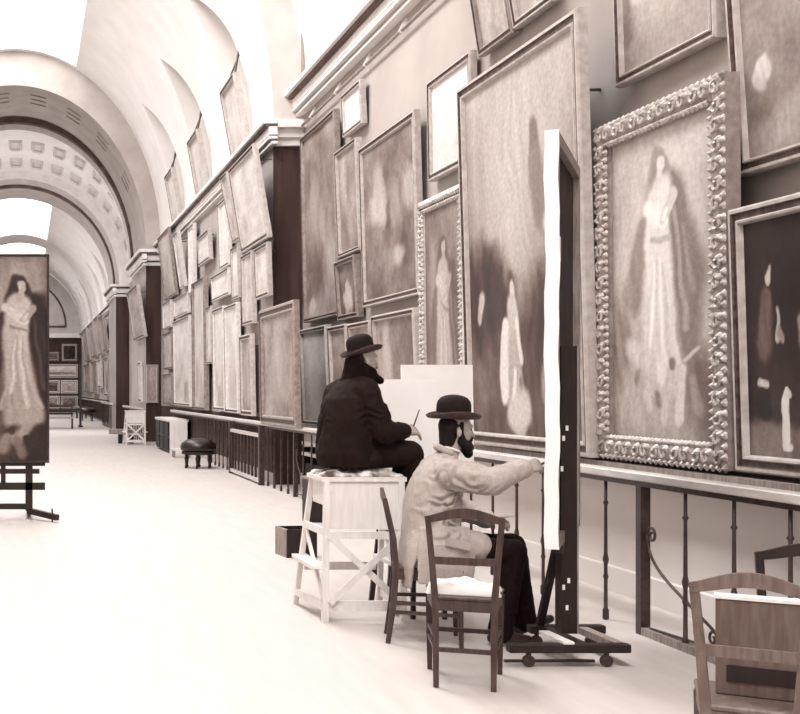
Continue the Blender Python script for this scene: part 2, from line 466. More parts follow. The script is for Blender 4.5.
# ================================================================== PAINTINGS
RNG = np.random.default_rng(5)
PT = .82
def vnoise(w, h, n):
    """smooth value noise on a w by h grid with n cells"""
    g = RNG.random((n + 2, n + 2))
    x = np.linspace(0, n, w); y = np.linspace(0, n, h)
    xi = np.minimum(x.astype(int), n - 1 + 1); yi = np.minimum(y.astype(int), n)
    fx = x - xi; fy = y - yi; fx = fx * fx * (3 - 2 * fx); fy = fy * fy * (3 - 2 * fy)
    a = g[np.ix_(yi, xi)]; b = g[np.ix_(yi, np.minimum(xi + 1, n + 1))]
    c = g[np.ix_(np.minimum(yi + 1, n + 1), xi)]; d = g[np.ix_(np.minimum(yi + 1, n + 1), np.minimum(xi + 1, n + 1))]
    fx = fx[None, :]; fy = fy[:, None]
    return (a * (1 - fx) + b * fx) * (1 - fy) + (c * (1 - fx) + d * fx) * fy

def painted(w, h, top, bot, var=.12, blobs=(), strokes=(), asp=.6):
    """tones of a picture surface, rows from the bottom up; blobs are (cx, cy, rx, ry, angle, tone, softness)"""
    u = np.linspace(0, 1, w)[None, :]; v = np.linspace(0, 1, h)[:, None]
    L = bot + (top - bot) * v + 0 * u
    L = L + 1.35 * var * ((vnoise(w, h, 4) - .5) + .7 * (vnoise(w, h, 9) - .5) + .5 * (vnoise(w, h, 22) - .5) + .35 * (vnoise(w, h, 48) - .5))
    wob = .5 * (vnoise(w, h, 6) - .5) + .35 * (vnoise(w, h, 14) - .5) + .25 * (vnoise(w, h, 30) - .5)
    u = u + .045 * (vnoise(w, h, 5) - .5) + .03 * (vnoise(w, h, 12) - .5); v = v + .04 * (vnoise(w, h, 5) - .5) + .02 * (vnoise(w, h, 12) - .5)
    g = RNG.random((1, 40)); fold = np.interp((u * 30 + v * 6 + 3 * vnoise(w, h, 5)) % 39, np.arange(40), g[0]) - .5
    for cx, cy, rx, ry, ang, val, soft in blobs:
        c, s = math.cos(R(ang)), math.sin(R(ang))
        du, dv = u - cx, v - cy
        d = np.sqrt(((du * c + dv * s) / rx) ** 2 + ((-du * s + dv * c) / ry) ** 2) + wob * .8
        k = np.clip((1 + soft - d) / (2 * soft), 0, 1); k = k * k * (3 - 2 * k)
        L = L * (1 - k) + (val + .12 * wob + .10 * fold) * k
    uu = u * asp
    for x0, y0, r0, x1, y1, r1, val, soft in strokes:
        x0, x1 = x0 * asp, x1 * asp; dx, dy = x1 - x0, y1 - y0; n2 = dx * dx + dy * dy + 1e-9
        t = np.clip(((uu - x0) * dx + (v - y0) * dy) / n2, 0, 1)
        d = np.sqrt((uu - x0 - t * dx) ** 2 + (v - y0 - t * dy) ** 2) / (r0 + (r1 - r0) * t) + wob * .25
        k = np.clip((1 + soft - d) / (2 * soft), 0, 1); k = k * k * (3 - 2 * k)
        L = L * (1 - k) + (val + .05 * wob + .07 * fold) * k
    L = L + .04 * (RNG.random((h, w)) - .5)
    return np.clip(L * PT, 0.02, 1)

def robed(cx, b, t, asp, robe_v, mantle_v, hair_v, flip=1, fold_v=.12):
    """strokes of a standing robed figure between heights b and t"""
    H = t - b; q = lambda x, y, r: (cx + flip * x * H / asp, b + y * H, r * H)
    out = []
    def st(a, c, val, soft): out.append(q(*a) + q(*c) + (val, soft))
    st((.09, .76, .09), (.19, .42, .11), mantle_v, .35); st((.19, .42, .11), (.13, .12, .12), mantle_v, .4); st((-.09, .66, .05), (-.19, .36, .07), mantle_v + .10, .45)
    st((.0, .925, .046), (-.02, .80, .066), hair_v, .3); st((.035, .90, .03), (.06, .76, .04), hair_v, .4)
    st((.0, .77, .078), (-.01, .55, .085), robe_v - .04, .28); st((-.01, .55, .085), (.02, .12, .125), robe_v - .05, .3); st((.02, .12, .11), (.08, .02, .09), robe_v - .12, .5)
    st((.012, .912, .026), (.016, .885, .023), robe_v - .06, .3); st((.01, .86, .018), (.0, .82, .025), robe_v - .10, .4)
    st((-.07, .74, .035), (.04, .64, .028), robe_v + .03, .3); st((.09, .74, .035), (.03, .66, .024), robe_v - .14, .3); st((.035, .665, .018), (.05, .70, .012), robe_v + .02, .3)
    for dx, dv in ((-.08, .10), (-.045, -.05), (-.01, .12), (.03, -.02), (.06, .16), (.10, .10)): st((dx * .5, .54 - abs(dx), .006), (dx * 1.5, .06, .014), robe_v - fold_v * dv * 8, .7)
    st((-.04, .60, .012), (.07, .56, .012), robe_v - .22, .6)
    st((.10, .68, .010), (.18, .20, .016), mantle_v + .14, .7); st((.16, .60, .012), (.22, .34, .014), mantle_v + .08, .7)
    return out

def canvas_mesh(name, w, h, tones):
    """a subdivided canvas w wide and h high in the local xz plane, facing -y, with its picture as a colour attribute"""
    nh, nw = tones.shape
    xs = np.linspace(-w / 2, w / 2, nw); zs = np.linspace(0, h, nh)
    X, Z = np.meshgrid(xs, zs)
    co = np.stack([X, 0 * X, Z], -1).reshape(-1, 3)
    i = np.arange(nh * nw).reshape(nh, nw)
    fa = np.stack([i[:-1, :-1], i[:-1, 1:], i[1:, 1:], i[1:, :-1]], -1).reshape(-1, 4)
    me = bpy.data.meshes.new(name); me.from_pydata(co.tolist(), [], fa.tolist())
    at_ = me.color_attributes.new('paint', 'FLOAT_COLOR', 'POINT')
    lut = np.array([T(k / 200)[:3] + (1,) for k in range(201)])
    col = lut[np.clip((tones.reshape(-1) * 200).astype(int), 0, 200)]
    at_.data.foreach_set('color', col.reshape(-1).astype(np.float32))
    return me

def frame_mesh(name, w, h, prof):
    """mitred frame; prof is a list of (inset from the outer edge, height towards the viewer)"""
    V = MB(); n = len(prof)
    vs = []
    for o, d in prof:
        vs += [(-w / 2 + o, -d, o), (w / 2 - o, -d, o), (w / 2 - o, -d, h - o), (-w / 2 + o, -d, h - o)]
    fs = []
    for i in range(n):
        j = (i + 1) % n
        for k in range(4):
            fs.append((4 * i + k, 4 * i + (k + 1) % 4, 4 * j + (k + 1) % 4, 4 * j + k))
    V.add(vs, fs)
    me = bpy.data.meshes.new(name); me.from_pydata(V.v, [], V.f)
    bm = bmesh.new(); bm.from_mesh(me); bmesh.ops.recalc_face_normals(bm, faces=bm.faces); bm.to_mesh(me); bm.free()
    return me

def ornament(w, h, fw, fd, rich):
    """carved work running round a frame: beads on the inner edge, scrolls and leaves on the broad band"""
    V = MB()
    def lump(x, z, y, rx, rz, ry):
        vs = [(x + rx, y, z), (x - rx, y, z), (x, y, z + rz), (x, y, z - rz), (x, y - ry, z), (x + rx * .7, y, z + rz * .7), (x - rx * .7, y, z + rz * .7), (x - rx * .7, y, z - rz * .7), (x + rx * .7, y, z - rz * .7)]
        V.add(vs, [(0, 5, 4), (5, 2, 4), (2, 6, 4), (6, 1, 4), (1, 7, 4), (7, 3, 4), (3, 8, 4), (8, 0, 4)])
    def curl(x, z, y, r, turn):
        pts = []
        for k in range(11):
            a = turn * k * .62 + 1.0; rr = r * (1 - k * .075)
            pts.append((x + rr * math.cos(a), y, z + rr * math.sin(a)))
        V.tube(pts, r * .26, 5)
    def run(n, fn, inset):
        Lh, Lv = w - 2 * inset, h - 2 * inset
        for side in range(4):
            L = Lh if side % 2 == 0 else Lv
            m = max(2, int(round(L / n)))
            for k in range(m + 1):
                t = -L / 2 + L * k / m
                if side == 0: fn(t, inset, k)
                elif side == 2: fn(t, h - inset, k)
                elif side == 1: fn(w / 2 - inset, h / 2 + t, k)
                else: fn(-w / 2 + inset, h / 2 + t, k)
    run(.055, lambda x, z, k: lump(x, z, -fd * .75, .026, .026, .035), fw * .9)
    if rich:
        run(.125, lambda x, z, k: curl(x, z, -fd * 1.0, .050, 1 if k % 2 else -1), fw * .45)
        run(.125, lambda x, z, k: lump(x + .03, z + .03, -fd * .92, .04, .03, .035), fw * .45)
        run(.07, lambda x, z, k: lump(x, z, -fd * .8, .028, .03, .03), fw * .08)
    else:
        run(.07, lambda x, z, k: lump(x, z, -fd * .9, .034, .034, .04), fw * .45)
    return V

FR = {'gilt': GILT, 'pale': GILTL, 'dark_gilt': GILTD, 'dark': WOODD}
def painting(label, X, Yn, Yf, Z0, Z1, lean=.06, fw=.10, fd=.07, frame='gilt', tones=None, res=(18, 26), rich=0, group=None, face='wall', loc=None, rz=None, name='framed_painting', wall=None):
    wd, ht = Yf - Yn, Z1 - Z0
    t = thing(name, label, 'painting', group=group)
    if loc is None:
        t.location = (X, (Yn + Yf) / 2, Z0); t.rotation_euler = (math.atan2(lean, ht), 0, R(-90))
    else:
        t.location = loc; t.rotation_euler = (math.atan2(lean, ht), 0, rz)
    prof = [(0, -.03), (0, fd * .7), (fw * .12, fd), (fw * .3, fd), (fw * .36, fd * .72), (fw * .7, fd * .72), (fw * .78, fd * .95), (fw * .9, fd * .9), (fw, fd * .3), (fw, -.03)]
    if rich == 2:
        prof = [(0, -.03), (0, fd * .75), (fw * .1, fd * .85), (fw * .3, fd), (fw * .6, fd), (fw * .8, fd * .8), (fw, fd * .4), (fw, -.03)]
    fme = frame_mesh('frame', wd, ht, prof)
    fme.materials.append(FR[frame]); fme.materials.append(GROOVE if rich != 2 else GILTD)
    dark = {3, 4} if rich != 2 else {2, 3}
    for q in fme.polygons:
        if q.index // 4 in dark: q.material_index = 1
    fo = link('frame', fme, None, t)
    if rich:
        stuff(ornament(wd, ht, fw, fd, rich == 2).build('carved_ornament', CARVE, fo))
    if tones is None: tones = painted(res[0], res[1], .55, .45)
    cm = canvas_mesh('canvas', wd - 2 * fw + .02, ht - 2 * fw + .02, tones)
    c = link('canvas', cm, PAINT, t); c.location = (0, -fd * .3, fw - .01)
    b = MB().box(-wd / 2 + .03, wd / 2 - .03, .0, .03, .03, ht - .03).build('backing', BACKB, t)
    if wall is not None:
        for zz in (.08, ht * .85):
            for sx in (-1, 1):
                MB().bar((sx * wd * .3, .02, zz), (sx * wd * .3, max(.05, wall - X + lean * zz / ht + .005), zz), .02).build('hanger', IRON, t)
    return t

def hung(label, xl, xr, yt, yb, X=4.64, wall=XW0, **k):
    """a picture on the right-hand wall: far edge at pixel column xl, near edge at xr, top and bottom rows yt, yb at the far edge"""
    Xp = X - k.get('fd', .07) * .8
    Yf = F * Xp / (xl - CX); Yn = F * Xp / (xr - CX)
    return painting(label, X, Yn, Yf, EYE + (CY - yb) * Yf / F, EYE + (CY - yt) * Yf / F, wall=wall, **k)

P = painted
# --- near hall ------------------------------------------------------------
GN = 'paintings on the near wall'
robe = lambda base, v: [(.5, .52, .30, .42, 0, base, .35)] + v
# tall picture nearest the corner
hung('tall grey framed painting at the corner of the near wall, beside the dark pier', 304, 338, 139, 323, tones=P(40, 120, .52, .50, .16, [(.3, .62, .18, .14, 10, .66, .5), (.2, .06, .12, .05, 0, .75, .4)]), fw=0.072, frame='dark_gilt', group=GN)
hung('small pale framed picture hung high under the picture rail', 343, 362, 96, 138, lean=.03, tones=P(16, 20, 1.0, .98, .05), fw=0.072, fd=.055, frame='gilt', group=GN)
hung('narrow grey framed painting directly below the small pale picture', 338.5, 360, 153, 258, tones=P(20, 60, .60, .56, .14), fw=0.065, group=GN)
hung('small dark framed picture with a pale bust, below the narrow grey painting', 338, 358, 262, 321, tones=P(24, 34, .40, .36, .10, [(.45, .3, .26, .28, 0, .74, .35), (.45, .55, .14, .12, 0, .7, .3)]), fw=0.086, frame='dark_gilt', group=GN)
hung('large grey framed painting with pale floating figures in two clusters', 363, 419, 149, 308, tones=P(70, 100, .50, .42, .14, [(.34, .70, .10, .18, 15, .72, .6), (.30, .58, .16, .10, -20, .78, .5), (.60, .55, .10, .16, 20, .62, .6), (.90, .62, .12, .12, 0, .70, .5), (.66, .24, .10, .06, -10, .74, .5)]), fw=0.094, fd=.055, group=GN)
hung('pale framed painting left of the great leaning picture, near its top', 428.5, 472, 83, 182, lean=.02, X=4.64, tones=P(30, 60, 1.0, .92, .06), fw=0.086, fd=.05, group=GN)
hung('tall painting in a carved frame with a slender hooded pale figure', 421, 466, 203, 436, X=4.55, lean=.03, tones=P(60, 150, .54, .42, .10, [], robed(.50, .08, .88, .42, .78, .34, .36), .42), fw=0.137, fd=.055, frame='pale', rich=1, res=(50, 130), group=GN)
PT = .95
big = P(120, 170, .64, .34, .12, [(.50, .80, .50, .22, 10, .66, .8), (.42, .62, .22, .24, 15, .66, .7), (.18, .36, .26, .16, 0, .20, .5), (.78, .22, .34, .20, 0, .26, .6), (.35, .03, .6, .06, 0, .26, .5)],
    [(.66, .82, .030, .66, .74, .045, .40, .3), (.66, .74, .045, .72, .60, .06, .46, .4), (.80, .70, .018, .74, .56, .022, .80, .4), (.88, .62, .03, .86, .40, .045, .52, .5),
     (.40, .44, .030, .40, .41, .026, .30, .3), (.41, .425, .020, .41, .40, .018, .78, .25), (.40, .37, .040, .42, .24, .055, .70, .25), (.42, .24, .055, .44, .06, .07, .62, .3), (.34, .32, .020, .33, .12, .03, .84, .3), (.44, .33, .014, .50, .22, .018, .84, .3), (.42, .18, .012, .40, .05, .018, .86, .3), (.48, .16, .01, .50, .06, .015, .42, .4),
     (.52, .09, .05, .40, .05, .05, .74, .4), (.76, .33, .03, .72, .12, .045, .58, .4), (.12, .37, .026, .10, .33, .02, .66, .35), (.08, .20, .03, .06, .06, .04, .36, .5)], .85)
hung('great leaning painting of a kneeling pale figure, the largest on the near wall', 467, 590, 90, 443, X=4.42, lean=.10, tones=big, fw=0.122, fd=.06, frame='gilt', group=GN)
PT = .95
ornate = P(130, 230, .70, .56, .10, [(.50, .66, .40, .34, 0, .76, .5), (.42, .13, .40, .13, 0, .62, .6), (.88, .12, .18, .16, 0, .36, .5), (.08, .30, .10, .14, 0, .50, .5)],
    robed(.47, .20, .96, .55, .90, .42, .52) + [(.20, .30, .035, .36, .25, .05, .76, .6), (.40, .17, .04, .60, .20, .035, .70, .6), (.30, .08, .04, .50, .10, .04, .62, .7), (.18, .14, .03, .22, .08, .03, .66, .7), (.36, .13, .022, .38, .10, .02, .74, .5), (.54, .13, .02, .52, .08, .022, .72, .5), (.26, .20, .018, .25, .18, .016, .48, .6), (.46, .15, .014, .47, .12, .014, .46, .6),
     (.70, .22, .018, .66, .08, .026, .76, .4), (.72, .25, .008, .84, .285, .006, .70, .4), (.62, .25, .016, .62, .235, .014, .40, .5), (.52, .25, .026, .50, .21, .028, .84, .5), (.80, .18, .02, .84, .10, .026, .50, .6)], .55)
hung('painting of a pale robed standing figure in a broad richly carved frame', 598, 727, 130, 456, X=4.52, lean=.02, tones=ornate, fw=0.169, fd=.09, frame='dark_gilt', rich=2, group=GN)  # darker gilt under paler carving paints its dark gaps and highlights
PT = .86
hung('framed painting above the broad carved frame, with a pale ragged patch', 616, 716, -130, 88, X=4.64, lean=.05, tones=P(60, 80, .74, .58, .06, [(.08, .30, .10, .14, 0, .50, .4), (.45, .55, .36, .30, 15, .80, .5), (.18, .40, .12, .08, 0, .84, .3)]), fw=0.086, fd=.055, frame='gilt', group=GN)
hung('dim painting with a crumpled pale cloth, hung above the dark interior scene', 737, 880, -150, 177, X=4.64, lean=.14, tones=P(90, 120, .62, .50, .08, [(.17, .285, .085, .042, 10, .86, .2), (.13, .25, .06, .03, -10, .84, .2), (.4, .10, .5, .07, 12, .70, .5), (.35, .9, .3, .15, 20, .66, .6)]), fw=0.101, fd=.055, frame='gilt', group=GN)
hung('dark interior scene with a seated pale-faced figure and a small white dog', 736, 905, 210, 471, X=4.52, lean=.05, tones=P(170, 130, .13, .17, .05, [(.35, .03, .6, .10, 0, .46, .3), (.75, .5, .16, .3, 0, .30, .6)],
    [(.165, .66, .06, .15, .48, .085, .36, .35), (.19, .80, .030, .19, .75, .028, .78, .2), (.185, .84, .03, .16, .80, .03, .14, .3), (.25, .60, .014, .26, .50, .020, .72, .3), (.27, .52, .02, .30, .50, .02, .58, .4), (.14, .25, .055, .15, .20, .05, .07, .2), (.10, .31, .02, .17, .31, .018, .80, .35),
     (.285, .18, .032, .29, .06, .040, .93, .15), (.285, .18, .028, .31, .27, .022, .93, .15), (.31, .27, .022, .33, .265, .014, .90, .2), (.27, .04, .022, .34, .035, .018, .92, .2), (.42, .56, .03, .44, .50, .05, .58, .4), (.50, .30, .07, .48, .12, .08, .70, .4), (.62, .62, .04, .60, .40, .08, .46, .5)], 1.25), fw=0.108, fd=.055, frame='gilt', group=GN)
hung('leaning painting at the top edge, left one of two above the great picture', 479, 513, -70, 57, X=4.64, lean=.20, tones=P(30, 40, .64, .66, .14, [(.3, .7, .12, .3, 10, .82, .5)]), fw=0.079, fd=.055, frame='dark_gilt', group=GN)
hung('leaning painting at the top edge, right one of two above the great picture', 514, 553.5, -100, 29, X=4.64, lean=.20, tones=P(30, 40, .74, .70, .10), fw=0.079, fd=.055, frame='gilt', group=GN)
hung('low upright picture beside the dark pier, first of three in a row', 303, 329.5, 330, 424, X=4.55, tones=P(24, 60, .72, .60, .14, [(.4, .4, .2, .4, 5, .76, .6)]), fw=0.072, frame='gilt', group=GN)
hung('low narrow picture left of the dark-coated painter, middle of three', 331.5, 350, 327, 425, X=4.55, tones=P(20, 60, .58, .52, .12), fw=0.072, frame='gilt', group=GN)
hung('low narrow picture behind the hat of the dark-coated painter', 352, 374, 324, 427, X=4.55, tones=P(24, 60, .64, .58, .12), fw=0.072, frame='gilt', group=GN)
hung('low framed painting with pale vertical streaks, below the large grey picture', 376, 419, 316, 432, X=4.55, tones=P(50, 70, .44, .38, .12, [(.25, .5, .12, .6, 0, .68, .6), (.06, .6, .06, .5, 0, .60, .5)]), fw=0.079, frame='gilt', group=GN)

PT = 1.04  # pictures painted paler here to carry the overexposure of that wall
# --- long bay -------------------------------------------------------------
GM = 'paintings on the wall of the long bay'
def bay(label, xl, xr, yt, yb, v=.66, lean=.03, fw=.08, frame='pale', blobs=(), X=4.12, fd=.06, var=.12):
    return hung(label, xl, xr, yt, yb, X=X, wall=XW1 + .02, lean=lean, fw=fw, fd=fd, frame=frame, tones=P(18, 44, v + .03, v - .03, var, blobs), group=GM)
bay('large blank-looking picture leaning out at the corner of the long bay', 242, 268, 168, 253, .70, .26, .10, 'gilt', X=4.1)
bay('narrow picture leaning out left of the large leaning one', 233, 239.5, 176, 243, .66, .26, .07, 'gilt', X=4.1)
bay('small square framed picture on the bare pale wall of the long bay', 198.5, 210, 238, 267, .80, .04, .09, 'gilt')
bay('tall pale panel right of the small square picture', 220, 229, 204, 270, .80, .05, .08, 'pale')
bay('long narrow pale panel left of the small square picture', 188.5, 194, 228, 296, .82, .02, .08, 'pale')
bay('tall leaning grey panel beside the second pier, top row', 165, 176, 238, 301, .58, .22, .08, 'dark_gilt')
bay('slim leaning panel second from the second pier, top row', 180, 185, 235, 289, .68, .2, .06, 'pale')
bay('squat pale picture under the tall pale panel', 212, 229, 277, 302, .80, .02, .07, 'pale')
bay('slim grey picture under the narrow leaning one', 232, 239, 249, 300, .76, .03, .06, 'gilt')
bay('upright picture below the large leaning one, left of two', 242.5, 253, 256, 326, .64, .03, .08, 'gilt')
bay('upright picture below the large leaning one, right of two', 256, 268.5, 249, 300, .70, .03, .08, 'gilt')
bay('tall plain wooden-toned panel in the middle of the long bay', 193, 205, 284, 409, .64, .03, .07, 'dark_gilt', fd=.09)
bay('tall picture with a pale arched foot, left of a matching pair', 213.5, 224.5, 310, 410, .74, .03, .08, 'pale', [(.5, .1, .3, .12, 0, .6, .4)])
bay('tall picture with a dark right edge, right of a matching pair', 225.5, 238, 307, 412, .74, .03, .08, 'pale', [(.6, .2, .2, .2, 0, .66, .4)])
bay('dark low picture with a pale foot strip beside the standing panel', 241, 252, 336, 415, .46, .03, .10, 'gilt', [(.6, .35, .15, .3, 0, .62, .5)])
bay('lower pale panel with dark base marks, third column of the long bay', 174, 190, 322, 405, .72, .03, .08, 'pale', [(.7, .15, .15, .12, 0, .52, .4)])
bay('small picture low beside the second pier, upper of two', 163.5, 172, 334, 370, .62, .02, .07, 'dark_gilt')
bay('small picture low beside the second pier, lower of two', 163.5, 172, 374, 404, .54, .02, .07, 'dark_gilt')
bay('pale little picture under the leaning grey panel', 163, 171, 304, 330, .76, .02, .06, 'pale')
bay('pale little picture above the third column panel', 174, 188, 300, 319, .74, .02, .06, 'pale')
bay('narrow upright strip picture between the panel and the pair', 206.5, 211.5, 308, 364, .7, .02, .05, 'gilt')
# big framed panel standing against the barrier rail, in front of the dark end face
hung('big grey framed painting leaning on the barrier before the dark pier', 261, 296, 311, 424, X=3.94, wall=None, lean=.03, fw=.16, fd=.06, frame='dark_gilt', tones=P(50, 80, .46, .44, .14, [(.5, .5, .3, .3, 10, .52, .6)]), group=GM)
# pictures in the openings of the vault
for lab, yf in (('pale panel leaning from the nearest vault opening', 24.5), ('pale panel leaning from the middle vault opening', 29.3), ('pale panel leaning from the farthest vault opening', 33.9)):
    vp = painting(lab, 4.16, yf - 2.35, yf - .85, 6.145, 7.5, lean=.24, fw=.08, fd=.10, frame='gilt', tones=P(12, 16, .74, .70, .08), group='panels in the vault openings')
    for sx in (-1, 1): MB().bar((sx * .5, -.02, 1.33), (sx * .3, .45 - .1 * sx, 2.3), .03).build('hanging_rod', IRON, vp)
# pier pictures
hung('picture leaning from the front of the second pier', 134, 144.5, 292, 341, X=3.72, wall=XP, lean=.25, fw=.12, fd=.08, frame='gilt', tones=P(16, 30, .60, .54, .12), group='pictures on the second pier')
painting('pale upright picture on the dark face of the second pier', 0, 0, .36, 1.2, 2.38, lean=.02, fw=.05, fd=.05, frame='pale', tones=P(12, 26, .56, .5, .12), loc=(3.94, Y1 - .05, 1.2), rz=0, group='pictures on the second pier')
hung('narrow pale picture low on the front of the second pier', 138.5, 141, 362, 402, X=3.72, wall=XP, lean=.02, fw=.12, fd=.05, frame='pale', tones=P(8, 20, .66, .6, .1), group='pictures on the second pier')
PT = 1.0
# --- far bay --------------------------------------------------------------
GF = 'paintings on the wall of the far bay'
def far(label, xl, xr, yt, yb, v=.55, lean=.1, frame='gilt'):
    return hung(label, xl, xr, yt, yb, X=4.05, wall=XW3, lean=lean, fw=.14, fd=.09, frame=frame, tones=P(10, 24, v + .03, v - .03, .12), group=GF)
far('high leaning picture of the far bay, nearest the third pier', 104, 108, 320-3, 352, .5, .3)
far('high leaning picture of the far bay, second from the third pier', 99, 103, 318, 356, .52, .3)
far('high leaning picture of the far bay, third from the third pier', 92.5, 97.5, 325, 358, .56, .3)
far('high leaning picture of the far bay, next to the end wall', 85, 90.5, 332, 362, .52, .3)
far('pale upright picture in the middle of the far bay', 98.2, 101.4, 360, 388, .74, .05, 'pale')
far('low wide picture of the far bay, nearest the third pier', 104.5, 108.5, 358, 396, .56, .05)
far('low grey picture of the far bay, left of the pale upright one', 92, 97.5, 362, 394, .50, .05)
far('low grey picture of the far bay, next to the end wall', 84.5, 90.5, 365, 392, .52, .05)
GE = 'paintings on the end wall'
def endp(label, x0, x1, yt, yb, v, frame='gilt'):
    a, b = at(x0, yb, YE - .12), at(x1, yt, YE - .12)
    painting(label, 0, 0, b.x - a.x, a.z, b.z, lean=.12, fw=.13, fd=.08, frame=frame, tones=P(12, 12, v, v, .1), loc=((a.x + b.x) / 2, YE - .04, a.z), rz=0, group=GE)
endp('dark square picture in a pale frame on the end wall', 62, 77, 344, 361, .16, 'pale')
endp('dim picture low on the end wall beside the dark square one', 40, 59, 352, 361, .36)
endp('wide dim picture at the left of the end wall', 5, 36, 345, 384, .3)
# ================================================================== BARRIER
ZR = 1.06
def scroll(c, r, turns, start, sgn, n=22):
    return [(c[0], c[1] + r * (1 - .75 * k / n) * math.cos(start + sgn * turns * 2 * PI * k / n), c[2] + r * (1 - .75 * k / n) * math.sin(start + sgn * turns * 2 * PI * k / n)) for k in range(n + 1)]
def bez(p0, p1, p2, p3, n=14):
    p0, p1, p2, p3 = map(Vector, (p0, p1, p2, p3))
    return [p0 * (1 - t) ** 3 + 3 * p1 * t * (1 - t) ** 2 + 3 * p2 * t * t * (1 - t) + p3 * t ** 3 for t in [k / n for k in range(n + 1)]]

balm = MB().lathe([(.016, .0), (.022, .01), (.022, .07), (.014, .08), (.013, .28), (.02, .30), (.013, .32), (.013, .38), (.022, .42), (.013, .46), (.012, .60), (.011, .80), (.02, .815), (.011, .83), (.011, ZR - .06)], 8).mesh('baluster')
balm.materials.append(IRON); balm.polygons.foreach_set('use_smooth', [True] * len(balm.polygons))
postm = MB().box(-.032, .032, -.032, .032, 0, ZR - .05).mesh('post'); postm.materials.append(IRON)
farbal = MB().box(-.014, .014, -.014, .014, .02, ZR - .05).mesh('baluster'); farbal.materials.append(IRON)
def barrier(label, x, y0, y1, step=.505, phase=0.0, posts=(), skip=()):
    t = thing('barrier', label, 'barrier', (x, y0, 0), group='barriers along the wall')
    MB().box(-.06, .06, 0, y1 - y0, ZR - .055, ZR).build('top_rail', RAILM, t, bevel=.008)
    MB().box(-.035, .035, 0, y1 - y0, ZR - .09, ZR - .056).build('rail_channel', IRON, t)
    y = y0 + phase; k = 0
    while y < y1 - .05:
        if not any(a < y < b for a, b in skip):
            o = link('post' if any(abs(y - p) < step * .5 for p in posts) else 'baluster', postm if any(abs(y - p) < step * .5 for p in posts) else (balm if y < 26 else farbal), None, t)
            o.location = (0, y - y0, 0)
        y += step; k += 1
    return t
b1 = barrier('long iron barrier with a pale rail along the near wall and long bay', 4.05, 3.6, 33.0, .505, .224, posts=(7.864, 12.914, 17.964), skip=((20.1, 23.3), (26.6, 33)))
# scrolled stays on both sides of the near post, and at the next post
for py in (7.864, 12.914, 17.964):
    a = py - 3.6
    def sp(cy, cz, r, start, sgn, turns=1.25, n=24):
        return [(0, cy + r * (1 - .72 * k / n) * math.cos(start + sgn * turns * 2 * PI * k / n), cz + r * (1 - .72 * k / n) * math.sin(start + sgn * turns * 2 * PI * k / n)) for k in range(n + 1)]
    top = sp(a - .11, .66, .055, 0, 1)[::-1]
    sw = bez((0, a - .055, .66), (0, a - .05, .42), (0, a - .42, .36), (0, a - .86, .16))
    MB().tube(top + sw, .010, 6).build('scroll_stay', IRON, b1, True)
    MB().tube(sp(a - .80, .135, .05, R(200), -1), .009, 6).build('scroll_stay', IRON, b1, True)
    MB().tube([(0, a - .10, .055), (0, a - .95, .085)], .009, 6).build('scroll_stay', IRON, b1)
MB().box(-.03, .03, 0, 7.864 - 3.6, .0, .05).build('floor_rail', WOODM, b1)
# lower gate leaf in the barrier
g = thing('barrier_gate', 'low light-barred gate set in the barrier beyond the big grey painting', 'gate', (3.97, 20.15, 0))
MB().box(-.03, .03, 0, 3.0, .80, .86).build('top_rail', RAILM, g); MB().box(-.03, .03, 0, 3.0, .04, .10).build('bottom_rail', RAILM, g)
for k in range(9): MB().box(-.018, .018, .18 + k * .33 - .018, .18 + k * .33 + .018, .10, .80).build('bar', IRON, g)
for y in (.0, 2.94): MB().box(-.045, .045, y - .045, y + .045, 0, 1.0 if y else 1.0).build('post', IRON, g)
barrier('short iron barrier before the second pier', 3.50, 36.0, 42.4, .6, .1)
barrier('short iron barrier before the third pier', 3.50, 48.6, 54.4, .6, .1)
b4 = barrier('iron barrier along the wall of the far bay', 3.80, 55.2, 86.0, .8, .1)
# dark low rack behind the near barrier
rk = thing('low_rack', 'dark low rack with pale shelves behind the barrier near the corner', 'rack', (4.42, 17.55, 0))
for k in range(5): MB().box(-.12, .12, -1.0 + k * .5 - .02, -1.0 + k * .5 + .02, 0, .72).build('upright', BLACKM, rk)
for z in (.08, .62, .78): MB().box(-.13, .13, -1.05, 1.05, z - .025, z + .025).build('shelf', WOODL, rk)
for k in range(4): MB().box(-.10, -.07, -.96 + k * .5, -.54 + k * .5, .16, .48).build('panel', BLACKM, rk)

